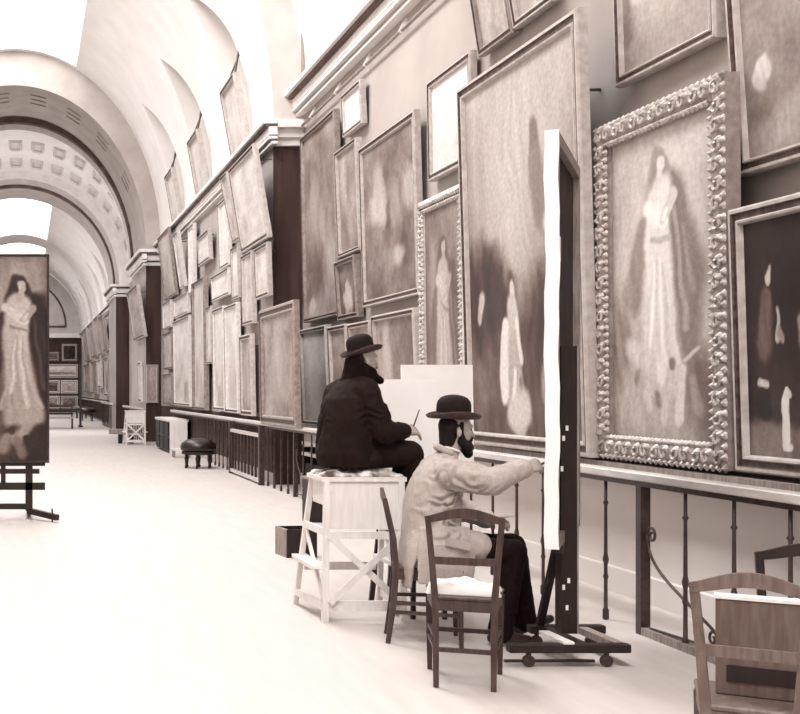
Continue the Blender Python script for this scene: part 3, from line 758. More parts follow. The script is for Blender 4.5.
# ================================================================== FURNITURE
def make_chair(name, label, loc, rotz, group, sx=1.0, m=WOODC):
    t = thing(name, label, 'chair', loc, rotz, group)
    wt, wr, wf = .200 * sx, .155 * sx, .205 * sx
    for s in (-1, 1):
        MB().beam([(s * wr, -.25, 0), (s * wr * 1.02, -.215, .25), (s * wr * 1.04, -.20, .46), (s * (wr + wt) / 2, -.215, .66), (s * wt, -.27, .915)], [.028, .034, .036, .032, .03], [.03, .036, .038, .034, .03], (1, 0, 0)).build('rear_leg', m, t)
        MB().beam([(s * wf * .98, .185, 0), (s * wf, .175, .45)], [.026, .038], [.026, .038], (1, 0, 0)).build('front_leg', m, t)
        for z in (.20, .26): MB().bar((s * wr * 1.02, -.22, z), (s * wf, .18, z), .02, .022).build('side_stretcher', m, t)
        MB().bar((s * wr * 1.04, -.20, .435), (s * wf, .175, .435), .025, .055).build('seat_rail', m, t)
    MB().bar((-wf, .175, .435), (wf, .175, .435), .025, .055).build('seat_rail', m, t)
    MB().bar((-wr, -.20, .435), (wr, -.20, .435), .025, .055).build('seat_rail', m, t)
    MB().bar((-wf, .18, .235), (wf, .18, .235), .02, .024).build('front_stretcher', m, t)
    MB().bar((-wr, -.222, .20), (wr, -.222, .20), .02, .024).build('back_stretcher', m, t)
    n = 12
    MB().beam([(-wt - .015 + (2 * wt + .03) * i / n, -.27 - .012 * math.sin(PI * i / n), .905 + .040 * math.sin(PI * i / n) ** 1.5) for i in range(n + 1)], [.022] * (n + 1), [.032 + .02 * math.sin(PI * i / n) for i in range(n + 1)], (0, 1, 0)).build('top_rail', m, t)
    MB().bar((-(wr + wt) / 2 - .005, -.225, .68), ((wr + wt) / 2 + .005, -.225, .68), .018, .04).build('back_rail', m, t)
    MB().prism([(-wr - .02, -.215), (wr + .02, -.215), (wf + .02, .20), (-wf - .02, .20)], 'z', .4625, .485).build('seat', m, t, bevel=.006)
    return t
GC = 'bent-back wooden chairs'
ch1 = make_chair('wooden_chair', 'empty wooden chair with a white cloth on its seat, behind the bearded painter', (2.434, 6.645, 0), R(-20), GC, .93)
ch2 = make_chair('wooden_chair', 'wooden chair that the bearded painter sits on', (2.575, 7.67, 0), R(-105), GC)
ch3 = make_chair('wooden_chair', 'foremost wooden chair at the right edge, with a dark board on it', (2.648, 4.37, 0), R(-32), GC, .86, mat('lighter_chair_wood', .30, .37, .5, 12, stretch=(4, 4, .6), spec=.4))  # lighter wood tone for the foremost chair
ch4 = make_chair('wooden_chair', 'wooden chair at the right edge standing behind the foremost one', (3.36, 5.2, 0), R(-22), GC, m=WOODD)

# crumpled white cloth on the first chair
def cloth_heap(name, w, d, h, seed, m, n=26, parent=None, droop=.0):
    V = MB(); vs = []; fs = []
    for i in range(n + 1):
        for j in range(n + 1):
            u, v = i / n * 2 - 1, j / n * 2 - 1
            e = max(0, 1 - max(abs(u), abs(v)) ** 4)
            k = mnoise.fractal(Vector((u * 1.6, v * 1.6, seed)), 1, 2, 4)
            wob = 1 + .10 * mnoise.noise(Vector((u * 2 + seed, v * 2, 3)))
            vs.append((u * w / 2 * wob, v * d / 2 * wob, .004 + h * e ** .6 * (.55 + .6 * k)))
    for i in range(n):
        for j in range(n):
            a = i * (n + 1) + j; fs.append((a, a + n + 1, a + n + 2, a + 1))
    k = len(vs); vs += [(x, y, .0) for x, y, z in vs]
    per = [(i, 0) for i in range(n)] + [(n, j) for j in range(n)] + [(i, n) for i in range(n, 0, -1)] + [(0, j) for j in range(n, 0, -1)]
    idx = [i * (n + 1) + j for i, j in per]
    fs += [(a, b, b + k, a + k) for a, b in zip(idx, idx[1:] + idx[:1])]
    fs.append(tuple(i + k for i in idx[::-1]))
    return V.add(vs, fs).build(name, m, parent, True)
o = cloth_heap('cloth', .38, .34, .075, 2.3, CLOTHW); o.location = (2.438, 6.655, .486); o.rotation_euler = (0, 0, R(-20))
tag(o, 'crumpled white cloth on the seat of the empty chair', 'cloth')
# dark boards standing on the seat of the foremost chair
bd = thing('paint_box', 'dark flat wooden box standing upright on the foremost chair seat', 'box', (2.665, 4.36, .486), R(-32))
MB().box(-.135, .135, -.03, .03, 0, .35).build('body', mat('box_wood', .30, .36, .55, 10, stretch=(4, 4, .6)), bd, bevel=.004); MB().box(-.14, .14, -.035, .035, .35, .362).build('lid_edge', WOODL, bd)
MB().box(-.10, .12, -.034, -.031, .05, .11).build('panel', WOODD, bd)  # dark strip painting a horizontal shadow across the box
# paint-stained easel for the great canvas
cN, cF = Vector((2.98, 6.78, 0)), Vector((3.66, 7.98, 0))
cd = (cF - cN); cw = cd.length; cmid = (cN + cF) / 2
crz = math.atan2(cd.y, cd.x)                            # local x runs from the near to the far edge; +y is the painted side
big_c = thing('stretched_canvas', 'great white-edged canvas standing edge-on before the bearded painter', 'canvas', (cmid.x, cmid.y, .70), crz)
H = 2.37
me = MB(); nz = 26
edge = [(.003 * math.sin(k * 1.7) + .004 * math.sin(k * .6)) for k in range(nz + 1)]
for k in range(nz):
    za, zb = H * k / nz, H * (k + 1) / nz
    ea, eb = edge[k], edge[k + 1]
    xa, xb = -cw / 2 - .004, -cw / 2 + .012
    me.add([(xa, -.035 + ea, za), (xb, -.035 + ea, za), (xb, .04 + ea, za), (xa, .04 + ea, za), (xa, -.035 + eb, zb), (xb, -.035 + eb, zb), (xb, .04 + eb, zb), (xa, .04 + eb, zb)], [(0, 1, 2, 3), (4, 7, 6, 5), (0, 4, 5, 1), (1, 5, 6, 2), (2, 6, 7, 3), (3, 7, 4, 0)])
me.build('turned_edge', CANVW, big_c)
MB().box(-cw / 2, cw / 2, .022, .034, 0, H).build('canvas', CANVW, big_c)
MB().box(-cw / 2 + .01, cw / 2 - .01, .010, .021, .01, H - .01).build('canvas_back', CANVB, big_c)
for x0, x1, za, zb in ((-cw / 2 + .012, cw / 2, H - .07, H), (-cw / 2 + .012, cw / 2, 0, .07), (-cw / 2 + .012, -cw / 2 + .08, .07, H - .07), (cw / 2 - .07, cw / 2, .07, H - .07)):
    MB().box(x0, x1, -.03, .009, za, zb).build('stretcher_bar', WOODM, big_c)
MB().box(-cw / 2 + .02, -cw / 2 + .07, -.037, -.031, 1.63, 1.77).build('paper_tab', CANVW, big_c)
ez = thing('studio_easel', 'dark wheeled studio easel with a tall mast carrying the great canvas', 'easel', (3.19, 7.12, 0))
dm = Vector((cd.y, -cd.x, 0)).normalized()             # from the canvas towards its back
mx, my = .03, .06
MB().box(-.025, .070, -.035, .045, .16, 1.86).build('mast', WOODD, ez)
MB().box(.071, .082, -.03, .04, .16, 1.86).build('mast_edge', WOODM, ez)
MB().box(-.40, .30, -.22, -.15, .085, .135).build('foot_beam', WOODD, ez, bevel=.006)
MB().box(-.05, .42, .33, .40, .085, .135).build('foot_beam', WOODD, ez, bevel=.006)
MB().box(.02, .08, -.15, .33, .09, .13).build('cross_beam', WOODD, ez)
MB().box(.24, .30, -.15, .33, .09, .13).build('cross_beam', WOODM, ez)
MB().box(-.09, -.03, -.22, .12, .136, .15).build('treadle', WOODL, ez)
MB().bar((-.02, .02, .70), (.02, .36, .14), .04).build('brace', WOODD, ez)
MB().bar((-.42, -.185, .035), (.10, -.185, .035), .02, .015).build('floor_bar', WOODD, ez)
for x, y in ((-.28, -.185), (.17, -.185), (.00, .365), (.34, .365)):
    cwh = MB(); M = Matrix.Translation((x, y, .035)) @ Matrix.Rotation(R(90), 4, 'X')
    cwh.lathe([(.012, -.014), (.035, -.012), (.035, .012), (.012, .014)], 14, M); cwh.build('castor', IRON, ez)
    MB().bar((x, y, .04), (x, y, .09), .022).build('castor_fork', IRON, ez)
for s in (-1, 1):
    e = cmid + dm * .012 + cd.normalized() * s * .5 - Vector((3.19, 7.12, 0))
    MB().bar((0, .02, .675), (e.x, e.y, .675), .05, .045).build('canvas_ledge', WOODD, ez)
for dx, dz in ((-.01, 1.3), (.01, 1.36), (-.02, 1.12), (.02, .46), (-.01, .42), (.01, .30)):
    MB().box(dx - .008, dx + .008, -.0365, -.0352, dz, dz + .03).build('paint_spot', CANVW, ez)

# ------------------------------------------------ the high stand the second painter sits on
def make_stand(name, label, loc, rotz, group, step=True):
    t = thing(name, label, 'stand', loc, rotz, group)
    w, d, h = .53, .42, 1.0
    MB().box(-w / 2 - .025, w / 2 + .025, -.02, d + .02, h - .03, h).build('top', WOODL, t)
    MB().box(-w / 2 + .02, w / 2 - .02, -.005, .015, h - .36, h - .03).build('front_panel', WOODL, t)
    MB().box(-w / 2 + .005, -w / 2 + .02, .04, d - .04, h - .20, h - .03).build('side_panel', WOODL, t)
    MB().box(w / 2 - .02, w / 2 - .005, .04, d - .04, h - .20, h - .03).build('side_panel', WOODL, t)
    yb = d + .28
    for sx in (-1, 1):
        MB().bar((sx * (w / 2 + .005), -.005, 0), (sx * w / 2 - sx * .01, 0, h - .03), .042).build('leg', WOODL, t)
        MB().bar((sx * (w / 2 + .05), yb, 0), (sx * w / 2 - sx * .01, d, h - .03), .036).build('leg', WOODL, t)
        MB().bar((sx * w / 2, 0, .10), (sx * (w / 2 + .05), yb - .03, .10), .022, .05).build('side_rail', WOODL, t)
        MB().bar((sx * w / 2, 0, .62), (sx * (w / 2 + .02), d + .09, .62), .022, .05).build('side_rail', WOODL, t)
        MB().bar((sx * w / 2, .02, .12), (sx * (w / 2 + .02), d + .08, .60), .018, .035).build('side_brace', WOODL, t)
        MB().box(sx * (w / 2 + .035) - .055, sx * (w / 2 + .035) + .055, .04, d + .22, .36, .385).build('tread', WOODL, t)
    MB().bar((-w / 2, -.012, .60), (w / 2, -.012, .60), .02, .05).build('front_rail', WOODL, t)
    MB().bar((-w / 2, -.012, .115), (w / 2, -.012, .115), .02, .07).build('front_rail', WOODL, t)
    MB().bar((-w / 2, d + .2, .30), (w / 2, d + .2, .30), .02, .06).build('back_rail', WOODL, t)
    MB().bar((-w / 2 + .02, -.030, .60), (w / 2 - .02, -.030, .14), .014, .045).build('cross_brace', WOODL, t)
    MB().bar((-w / 2 + .02, -.046, .14), (w / 2 - .02, -.046, .60), .014, .045).build('cross_brace', WOODL, t)
    return t
GS = 'pale wooden stands'
stand = make_stand('wooden_stand', 'high pale wooden stand with crossed braces under the dark-coated painter', (2.335, 8.27, 0), 0, GS)
st2 = make_stand('wooden_stand', 'far pale wooden stand with crossed braces beside the second pier', (3.22, 34.9, 0), 0, GS, False)
fle = cloth_heap('fleece', .55, .43, .07, 5.1, FUR, 44); fle.location = (2.335, 8.48, 1.001)
tag(fle, 'mottled fleece pad on top of the high pale stand', 'fleece')

# ------------------------------------------------ simple easels with blank canvases
def make_easel(name, label, loc, rotz, cw, chh, zc, group):
    """tripod easel facing local -y; returns easel"""
    t = thing(name, label, 'easel', loc, rotz, group)
    top = 1.58
    for s in (-1, 1): MB().bar((s * .26, 0, 0), (s * .06, .12, top), .035).build('leg', WOODD, t)
    MB().bar((0, .55, 0), (0, .14, top - .15), .035).build('leg', WOODD, t)
    MB().bar((-.25, .03, zc - .03), (.25, .03, zc - .03), .07, .03).build('ledge', WOODD, t)
    MB().bar((-.16, .07, top * .7), (.16, .07, top * .7), .03).build('crossbar', WOODD, t)
    return t
def blank(label, loc, rotz, w_, h_, lean=.10):
    t = thing('blank_canvas', label, 'canvas', loc, rotz, 'blank canvases'); t.rotation_euler = (-math.atan2(lean, h_), 0, rotz)
    MB().box(-w_ / 2, w_ / 2, -.012, 0, 0, h_).build('canvas', CANVW, t)
    for a in ((-w_ / 2, w_ / 2, 0, .05), (-w_ / 2, w_ / 2, h_ - .05, h_), (-w_ / 2, -w_ / 2 + .05, .05, h_ - .05), (w_ / 2 - .05, w_ / 2, .05, h_ - .05)):
        MB().box(a[0], a[1], .001, .02, a[2], a[3]).build('stretcher_bar', WOODM, t)
    return t
GE2 = 'tripod easels behind the painters'
make_easel('tripod_easel', 'thin dark easel holding the canvas of the dark-coated painter', (2.86, 9.0, 0), R(-4), .5, .7, .82, GE2)
blank('sketch canvas at the hand of the dark-coated painter, lower of two', (2.86, 8.955, .82), R(-4), .46, .86, .03)
make_easel('tripod_easel', 'thin dark easel behind the bearded painter holding the taller canvas', (3.27, 9.55, 0), R(3), .6, .9, .85, GE2)
blank('taller blank white canvas behind the hat of the bearded painter', (3.27, 9.505, .85), R(3), .58, .95, .03)

# ------------------------------------------------ great picture on an easel at the left edge
le = thing('display_easel', 'dark wooden easel with low feet carrying the big picture at the left', 'easel', (-.37, 14.9, 0))
for x in (-.44, .42):
    MB().box(x - .045, x + .045, -.02, .06, .10, 2.7).build('upright', WOODD, le)
    MB().bar((x, .02, .10), (x + (.34 if x > 0 else -.34), -.42, .06), .06, .07).build('foot', WOODD, le)
    MB().bar((x, .04, .10), (x, .75, .05), .06, .07).build('foot', WOODD, le)
    MB().bar((x, .05, 1.9), (x, .72, .07), .04).build('back_strut', WOODD, le)
MB().box(-.55, .9 - .35, -.01, .04, .56, .62).build('crossbar', WOODD, le)
MB().box(-.80, .62, -.02, .05, .36, .45).build('crossbar', WOODD, le)
MB().box(-.44, .42, -.03, .05, .12, .19).build('crossbar', WOODD, le)
for x in (-.12, .10): MB().box(x - .03, x + .03, 0, .04, .45, .70).build('strut', WOODD, le)
MB().box(-.64, .62, -.06, .05, .66, .70).build('ledge', WOODD, le)
for x in (-.72, .70):
    MB().bar((x, -.35, .0), (x, -.35, .16), .022).build('levelling_screw', IRON, le)
robe_l = P(120, 230, .40, .16, .12, [(.66, .72, .34, .28, 0, .50, .7), (.30, .30, .3, .3, 0, .26, .6), (.92, .22, .12, .3, 0, .08, .5)],
    robed(.72, .22, .94, .50, .64, .05, .10) + [(.66, .22, .04, .80, .20, .035, .52, .6), (.70, .10, .030, .78, .16, .025, .50, .6), (.62, .12, .025, .58, .05, .03, .44, .6), (.84, .25, .018, .88, .20, .026, .48, .5), (.60, .28, .025, .64, .33, .02, .50, .5), (.75, .04, .025, .70, .09, .025, .38, .6), (.66, .16, .014, .67, .14, .012, .16, .6), (.78, .11, .012, .79, .09, .012, .12, .6), (.40, .20, .06, .30, .12, .06, .40, .7)], .50)
t = painting('big dark picture of a pale hooded figure on the easel at the left edge', 0, 0, 1.32, .70, 3.28, lean=0, fw=.03, fd=.04, frame='dark', tones=robe_l, loc=(-.36, 14.83, .70), rz=0, name='easel_painting')

# ------------------------------------------------ stool, chests and other things by the barrier
so = thing('round_stool', 'round dark padded stool on turned legs beside the barrier', 'stool', (3.55, 24.6, 0))
MB().lathe([(.30, .34), (.36, .38), (.37, .44), (.34, .52), (.24, .58), (.10, .61), (.01, .615)], 24).build('cushion', LEATH, so, True)
MB().lathe([(.30, .28), (.34, .29), (.34, .34), (.30, .345)], 24).build('seat_rim', WOODD, so)
for k in range(6):
    a = 2 * PI * k / 6 + .3
    MB().lathe([(.02, 0), (.032, .03), (.02, .07), (.026, .14), (.036, .20), (.022, .25), (.03, .29)], 8, cx=.27 * math.cos(a), cy=.27 * math.sin(a)).build('leg', WOODD, so, True)
cb = thing('low_cabinet', 'low dark chest with a pale top and panelled side under the barrier rail', 'cabinet', (3.86, 30.2, 0))
MB().box(-.22, .22, 0, 3.0, .04, .80).build('body', WOODD, cb); MB().box(-.26, .26, -.05, 3.05, .80, .86).build('top', WOODL, cb)  # pale wood on top puts the light falling there into the colour
MB().box(-.22, .22, -.06, -.001, .0, .80).build('end_panel', WOODL, cb)
for i in range(3):
    for j in range(2): MB().box(-.25, -.221, .08 + i * 1.0, .92 + i * 1.0, .08 + j * .36, .40 + j * .36).build('side_panel', BLACKM, cb)
bk = thing('low_step', 'small pale step in front of the low dark chest', 'step', (3.72, 28.6, 0))
MB().box(-.22, .22, -.2, .2, .16, .20).build('tread', WOODL, bk)
for s in (-1, 1): MB().box(s * .18 - .02, s * .18 + .02, -.18, .18, 0, .16).build('side', WOODM, bk)
pb = thing('plank_bench', 'low dark plank bench beside the far pale stand', 'bench', (2.98, 36.0, 0))
MB().box(-.45, .30, -.2, .2, .28, .42).build('plank', WOODM, pb)
for x in (-.12, .2): MB().box(x - .06, x + .06, -.18, .18, 0, .28).build('leg', BLACKM, pb)
# open crate and upright box left of the stand
bx = thing('open_box', 'small dark open box on the floor left of the high stand', 'box', (2.62, 11.6, 0), R(8))
MB().box(-.15, .15, -.16, -.14, 0, .27).build('side', WOODD, bx); MB().box(-.15, .15, .14, .16, 0, .27).build('side', WOODD, bx)
MB().box(-.15, -.13, -.14, .14, 0, .27).build('side', WOODM, bx); MB().box(.13, .15, -.14, .14, 0, .27).build('side', WOODM, bx); MB().box(-.13, .13, -.14, .14, 0, .02).build('bottom', BLACKM, bx)
bx2 = thing('upright_box', 'dark upright box on the floor beyond the high stand', 'box', (3.50, 14.6, 0), R(5))
MB().box(-.09, .09, -.12, .12, 0, .52).build('body', WOODD, bx2); MB().box(-.10, .10, -.13, .13, .52, .55).build('lid', WOODM, bx2)
# far stools along the wall of the far bay
for k, (x, y, lab) in enumerate(((3.2, 62, 'dark padded stool by the far barrier, nearer of two'), (3.2, 68, 'dark padded stool by the far barrier, farther of two'))):
    q = thing('padded_stool', lab, 'stool', (x, y, 0), 0, 'stools in the far bay')
    MB().lathe([(.40, .40), (.5, .46), (.48, .6), (.3, .68), (.01, .7)], 16).build('cushion', LEATH, q, True)
    for a in (0.6, 2.2, 3.7, 5.3): MB().bar((.36 * math.cos(a), .36 * math.sin(a), 0), (.34 * math.cos(a), .34 * math.sin(a), .42), .05).build('leg', WOODD, q)

# ------------------------------------------------ free-standing screen hung with pictures, and a bench
YS = 52.0
sc_ = thing('display_screen', 'free-standing dark screen of posts and bars in the far arch', 'screen', (1.35, YS, 0))
for x in (-1.05, 1.05):
    MB().box(x - .05, x + .05, -.05, .05, .06, 2.8).build('post', WOODD, sc_); MB().box(x - .09, x + .09, -.45, .45, 0, .07).build('foot', WOODD, sc_)
for z in (.75, 1.40, 2.08, 2.74): MB().box(-1.0, 1.0, .0, .04, z - .03, z + .03).build('bar', WOODD, sc_)
GP = 'pictures on the free-standing screen'
def onscreen(label, x0, x1, z0, z1, v, frame='gilt', blobs=()):
    painting(label, 0, 0, x1 - x0, z0, z1, lean=0, fw=.09, fd=.05, frame=frame, tones=P(26, 16, v + .05, v - .05, .12, blobs), loc=((x0 + x1) / 2, YS - .04, z0), rz=0, group=GP)
onscreen('wide landscape at the top of the free-standing screen', .45, 2.28, 2.14, 2.70, .56, 'gilt', [(.5, .25, .6, .12, 3, .3, .4)])
onscreen('dark picture in the middle row of the screen, left one', .45, 1.50, 1.46, 2.02, .18, 'pale')
onscreen('grey picture in the middle row of the screen, right one', 1.56, 2.28, 1.46, 2.02, .46, 'pale')
onscreen('small dim picture in the bottom row of the screen, left one', .45, 1.50, .81, 1.34, .36, 'pale')
onscreen('small dim picture in the bottom row of the screen, right one', 1.56, 2.28, .81, 1.34, .26, 'gilt')
be = thing('slatted_bench', 'dark slatted bench before the free-standing screen', 'bench', (1.45, 49.6, 0))
MB().box(-.75, .55, -.25, .25, .42, .48).build('seat', WOODM, be)
for z in (.62, .78, .94): MB().box(-.75, .55, .22, .26, z - .04, z + .04).build('back_slat', WOODD, be)
for x in (-.7, .5):
    for y in (-.22, .24): MB().box(x - .03, x + .03, y - .03, y + .03, 0, .42 if y < 0 else .98).build('leg', WOODD, be)
    MB().box(x - .02, x + .02, -.2, .2, .14, .19).build('stretcher', WOODD, be)
# ================================================================== PEOPLE
def capsule(bm, p0, p1, r0, r1, flat=1.0, side=None, n=16):
    """tapered round-ended limb; flat squeezes the section across `side`"""
    p0, p1 = Vector(p0), Vector(p1)
    d, s, u = basis(p1 - p0)
    if side is not None:
        s = Vector(side); s = (s - d * s.dot(d)).normalized(); u = s.cross(d).normalized()
    L = (p1 - p0).length; rings = []
    for k in range(6):
        a = -PI / 2 + PI / 2 * k / 5; rings.append((r0 * math.sin(a), r0 * math.cos(a)))
    for k in range(1, 4): rings.append((L * k / 4, r0 + (r1 - r0) * k / 4))
    for k in range(6):
        a = PI / 2 * k / 5; rings.append((L + r1 * math.sin(a), r1 * math.cos(a)))
    vs = []
    for z, r in rings:
        r = max(r, 1e-4)
        vs.append([bm.verts.new(p0 + d * z + s * r * flat * math.cos(2 * PI * j / n) + u * r * math.sin(2 * PI * j / n)) for j in range(n)])
    for A, B in zip(vs, vs[1:]):
        for j in range(n): bm.faces.new((A[j], A[(j + 1) % n], B[(j + 1) % n], B[j]))
    bm.faces.new(vs[0][::-1]); bm.faces.new(vs[-1])
def ellip(bm, c, r, M=None):
    Mx = Matrix.Translation(c) @ (M.to_4x4() if M is not None else Matrix.Identity(4)) @ Matrix.Diagonal((r[0], r[1], r[2], 1))
    bmesh.ops.create_uvsphere(bm, u_segments=20, v_segments=14, radius=1, matrix=Mx)

def grown(name, fill, m, parent, voxel=.007, smooth=4, folds=0, fscale=7, dirv=(1, 1, 1), off=(0, 0, 0), seed=0, creases=()):
    """union of the primitives drawn by fill(bm) as one closed skin, smoothed, with cloth folds pushed into it"""
    bm = bmesh.new(); fill(bm)
    bmesh.ops.recalc_face_normals(bm, faces=bm.faces)
    me = bpy.data.meshes.new(name); bm.to_mesh(me); bm.free()
    o = bpy.data.objects.new(name, me); COL.objects.link(o)
    r = o.modifiers.new('r', 'REMESH'); r.mode = 'VOXEL'; r.voxel_size = voxel
    sm = o.modifiers.new('s', 'SMOOTH'); sm.factor = .5; sm.iterations = smooth
    dg = bpy.context.evaluated_depsgraph_get(); dg.update()
    me2 = bpy.data.meshes.new_from_object(o.evaluated_get(dg)); me2.name = name
    bpy.data.objects.remove(o); bpy.data.meshes.remove(me)
    if folds:
        nrm = [v.normal.copy() for v in me2.vertices]
        for v, nn in zip(me2.vertices, nrm):
            p = Vector((v.co.x * dirv[0], v.co.y * dirv[1], v.co.z * dirv[2])) * fscale + Vector((seed, 0, 0))
            k = mnoise.noise(p) * .6 + (.5 - abs(mnoise.noise(p * 1.7 + Vector((9, 3, 1))))) * .8
            v.co += nn * folds * k
    for c, rad, amp, fr in creases:
        c = Vector(c); nn = [v.normal.copy() for v in me2.vertices]
        for v, n_ in zip(me2.vertices, nn):
            e = v.co - c; d = e.length
            if d < rad:
                a = math.atan2(e.z, e.x + .6 * e.y) + 1.2 * mnoise.noise(v.co * 9)
                v.co += n_ * amp * math.sin(fr * a) * math.sin(PI * min(1, d / rad + .15)) ** .8 * (1 - d / rad) ** .5
    for v in me2.vertices: v.co -= Vector(off)
    me2.materials.clear(); me2.materials.append(m)
    return link(name, me2, m, parent, True)

def bowler(parent, off, c, yaw, pitch, roll=0, s=1.0):
    """round hard hat: c is the centre of the brim plane"""
    M = Matrix.Translation(Vector(c) - Vector(off)) @ Matrix.Rotation(yaw, 4, 'Z') @ Matrix.Rotation(pitch, 4, 'Y') @ Matrix.Rotation(roll, 4, 'X') @ Matrix.Diagonal((1.12 * s, .92 * s, s, 1))
    crown = MB().lathe([(.092, -.004), (.092, .02), (.093, .05), (.092, .080), (.086, .104), (.071, .124), (.047, .136), (.020, .142), (.002, .143)], 28, M)
    o = crown.build('hat_crown', FELT, parent, True)
    MB().lathe([(.0925, .002), (.0945, .004), (.095, .03), (.0935, .032)], 28, M).build('hat_band', FELTB, o, True)
    V = MB(); n = 32; vs = []; fs = []
    for k, (r, z, curl) in enumerate(((.084, -.004, 0), (.115, -.006, 0), (.138, -.002, .012), (.146, .006, .024), (.149, .010, .030), (.146, .012, .030), (.138, .004, .012), (.115, .0, 0), (.084, .004, 0))):
        for j in range(n):
            a = 2 * PI * j / n; vs.append(M @ Vector((r * math.cos(a), r * math.sin(a), z + curl * abs(math.sin(a)) ** 2)))
    m_ = 9
    for k in range(m_):
        for j in range(n): fs.append((k * n + j, k * n + (j + 1) % n, ((k + 1) % m_) * n + (j + 1) % n, ((k + 1) % m_) * n + j))
    V.add(vs, fs).build('hat_brim', mat('felt_brim', .15, .2, .6, 30, spec=.3), parent, True)

def head(bm, H, fx, up=Vector((0, 0, 1))):
    """skull, jaw, nose, brow and ears of a head centred on H looking along fx"""
    fx = Vector(fx).normalized(); sd = up.cross(fx).normalized(); u = fx.cross(sd).normalized()
    M = Matrix((fx, sd, u)).transposed()
    P_ = lambda a, b, c: H + fx * a + sd * b + u * c
    ellip(bm, P_(-.012, 0, .035), (.098, .076, .085), M)
    ellip(bm, P_(.022, 0, -.03), (.070, .064, .085), M)
    ellip(bm, P_(.045, 0, -.085), (.042, .040, .032), M)
    capsule(bm, P_(.082, 0, .022), P_(.105, 0, -.022), .011, .016)
    capsule(bm, P_(.074, -.035, .038), P_(.074, .035, .038), .015, .015)
    capsule(bm, P_(.083, -.018, -.058), P_(.083, .018, -.058), .011, .011)
    for s in (-1, 1):
        ellip(bm, P_(.055, s * .040, -.008), (.026, .022, .026), M)
        ellip(bm, P_(-.026, s * .084, -.008), (.017, .009, .028), M)
    return P_, M

def hand(bm, Wp, d, palm_n, side, curl, length=.18, spread=1.0):
    """palm, four unequal bent fingers and a thumb; d along the forearm, palm_n out of the palm, side towards the thumb"""
    d, pn, sd = Vector(d).normalized(), Vector(palm_n).normalized(), Vector(side).normalized()
    pl = length * .5
    for k in (-1, -.35, .35, 1):
        capsule(bm, Wp + sd * k * .022, Wp + d * pl + sd * k * .032, .019, .016)
    for k, (o, l) in enumerate(((.034, .92), (.012, 1.0), (-.011, .95), (-.033, .75))):
        b = Wp + d * pl + sd * o * spread
        c1, c2, c3 = curl * .6, curl * 1.3, curl * 1.9
        seg = [l * .042, l * .028, l * .022]
        p = b
        for a, L in zip((c1, c2, c3), seg):
            q = p + (d * math.cos(a) + pn * math.sin(a)) * L
            capsule(bm, p, q, .0105, .0092, n=10); p = q
    tb = Wp + d * pl * .25 + sd * .026
    t1 = tb + (d * .55 + sd * .6 + pn * .45).normalized() * .045
    t2 = t1 + (d * .8 + pn * .6).normalized() * .035
    capsule(bm, tb, t1, .013, .011, n=10); capsule(bm, t1, t2, .011, .009, n=10)

def shoe(parent, off, ank, toe_dir, m=LEATH, lift=0):
    a = Vector(ank); d = Vector(toe_dir).normalized()
    z0 = a.z - .085
    def f(bm):
        heel = Vector((a.x, a.y, z0 + .035)) - d * .045; toe = Vector((a.x, a.y, z0 + .028)) + d * .17
        capsule(bm, heel, Vector((a.x, a.y, z0 + .04)) + d * .07, .036, .040); capsule(bm, Vector((a.x, a.y, z0 + .036)) + d * .05, toe, .040, .027)
        capsule(bm, a + Vector((0, 0, .05)), heel + d * .03 + Vector((0, 0, .02)), .042, .040)
        capsule(bm, heel + Vector((0, 0, -.022)), heel + d * .03 + Vector((0, 0, -.022)), .013, .013)
    return grown('shoe', f, m, parent, .007, 2, off=off)

# ------------------------------------------------ bearded painter in a light coat, reaching to the great canvas
off = Vector((2.60, 7.68, 0))
p2 = thing('person', 'seated bearded person in a light tweed coat and black bowler reaching to a canvas', 'person', off)
H2 = Vector((2.765, 7.68, 1.335)); f2 = Vector((.99, .12, -.06))
shN, shF = Vector((2.66, 7.49, 1.075)), Vector((2.68, 7.88, 1.075))
elN, wrN = Vector((2.86, 7.34, 1.045)), Vector((3.085, 7.42, 1.115))
elF, wrF = Vector((2.84, 7.97, .83)), Vector((3.00, 7.78, .76))
hipN, hipF = Vector((2.60, 7.59, .575)), Vector((2.60, 7.77, .575))
knN, knF = Vector((3.06, 7.52, .585)), Vector((3.17, 7.80, .585))
anN, anF = Vector((2.97, 7.50, .10)), Vector((3.21, 7.71, .125))
hd = Vector((.92, .25, .22)).normalized()
def body2(bm):
    head(bm, H2, f2)
    capsule(bm, Vector((2.70, 7.68, 1.14)), Vector((2.745, 7.68, 1.27)), .058, .052)
    capsule(bm, (2.60, 7.68, .62), (2.64, 7.68, 1.0), .11, .12); capsule(bm, shN, shF, .06, .06)
    capsule(bm, (2.64, 7.68, 1.0), (2.70, 7.68, 1.16), .08, .06)
    for a, b, c in ((shN, elN, wrN), (shF, elF, wrF)):
        capsule(bm, a, b, .045, .036); capsule(bm, b, c, .036, .026)
    for a, b, c in ((hipN, knN, anN), (hipF, knF, anF)):
        capsule(bm, a, b, .075, .052); capsule(bm, b, c, .050, .034)
    hand(bm, wrN, hd, (0.1, .75, -.6), (-.1, .6, .75), 1.0, .19)
    hand(bm, wrF, (.75, -.55, .05), (-.1, 0, -1), (.5, .75, 0), .9, .17)
grown('body', body2, SKIN, p2, .0055, 2, off=off)
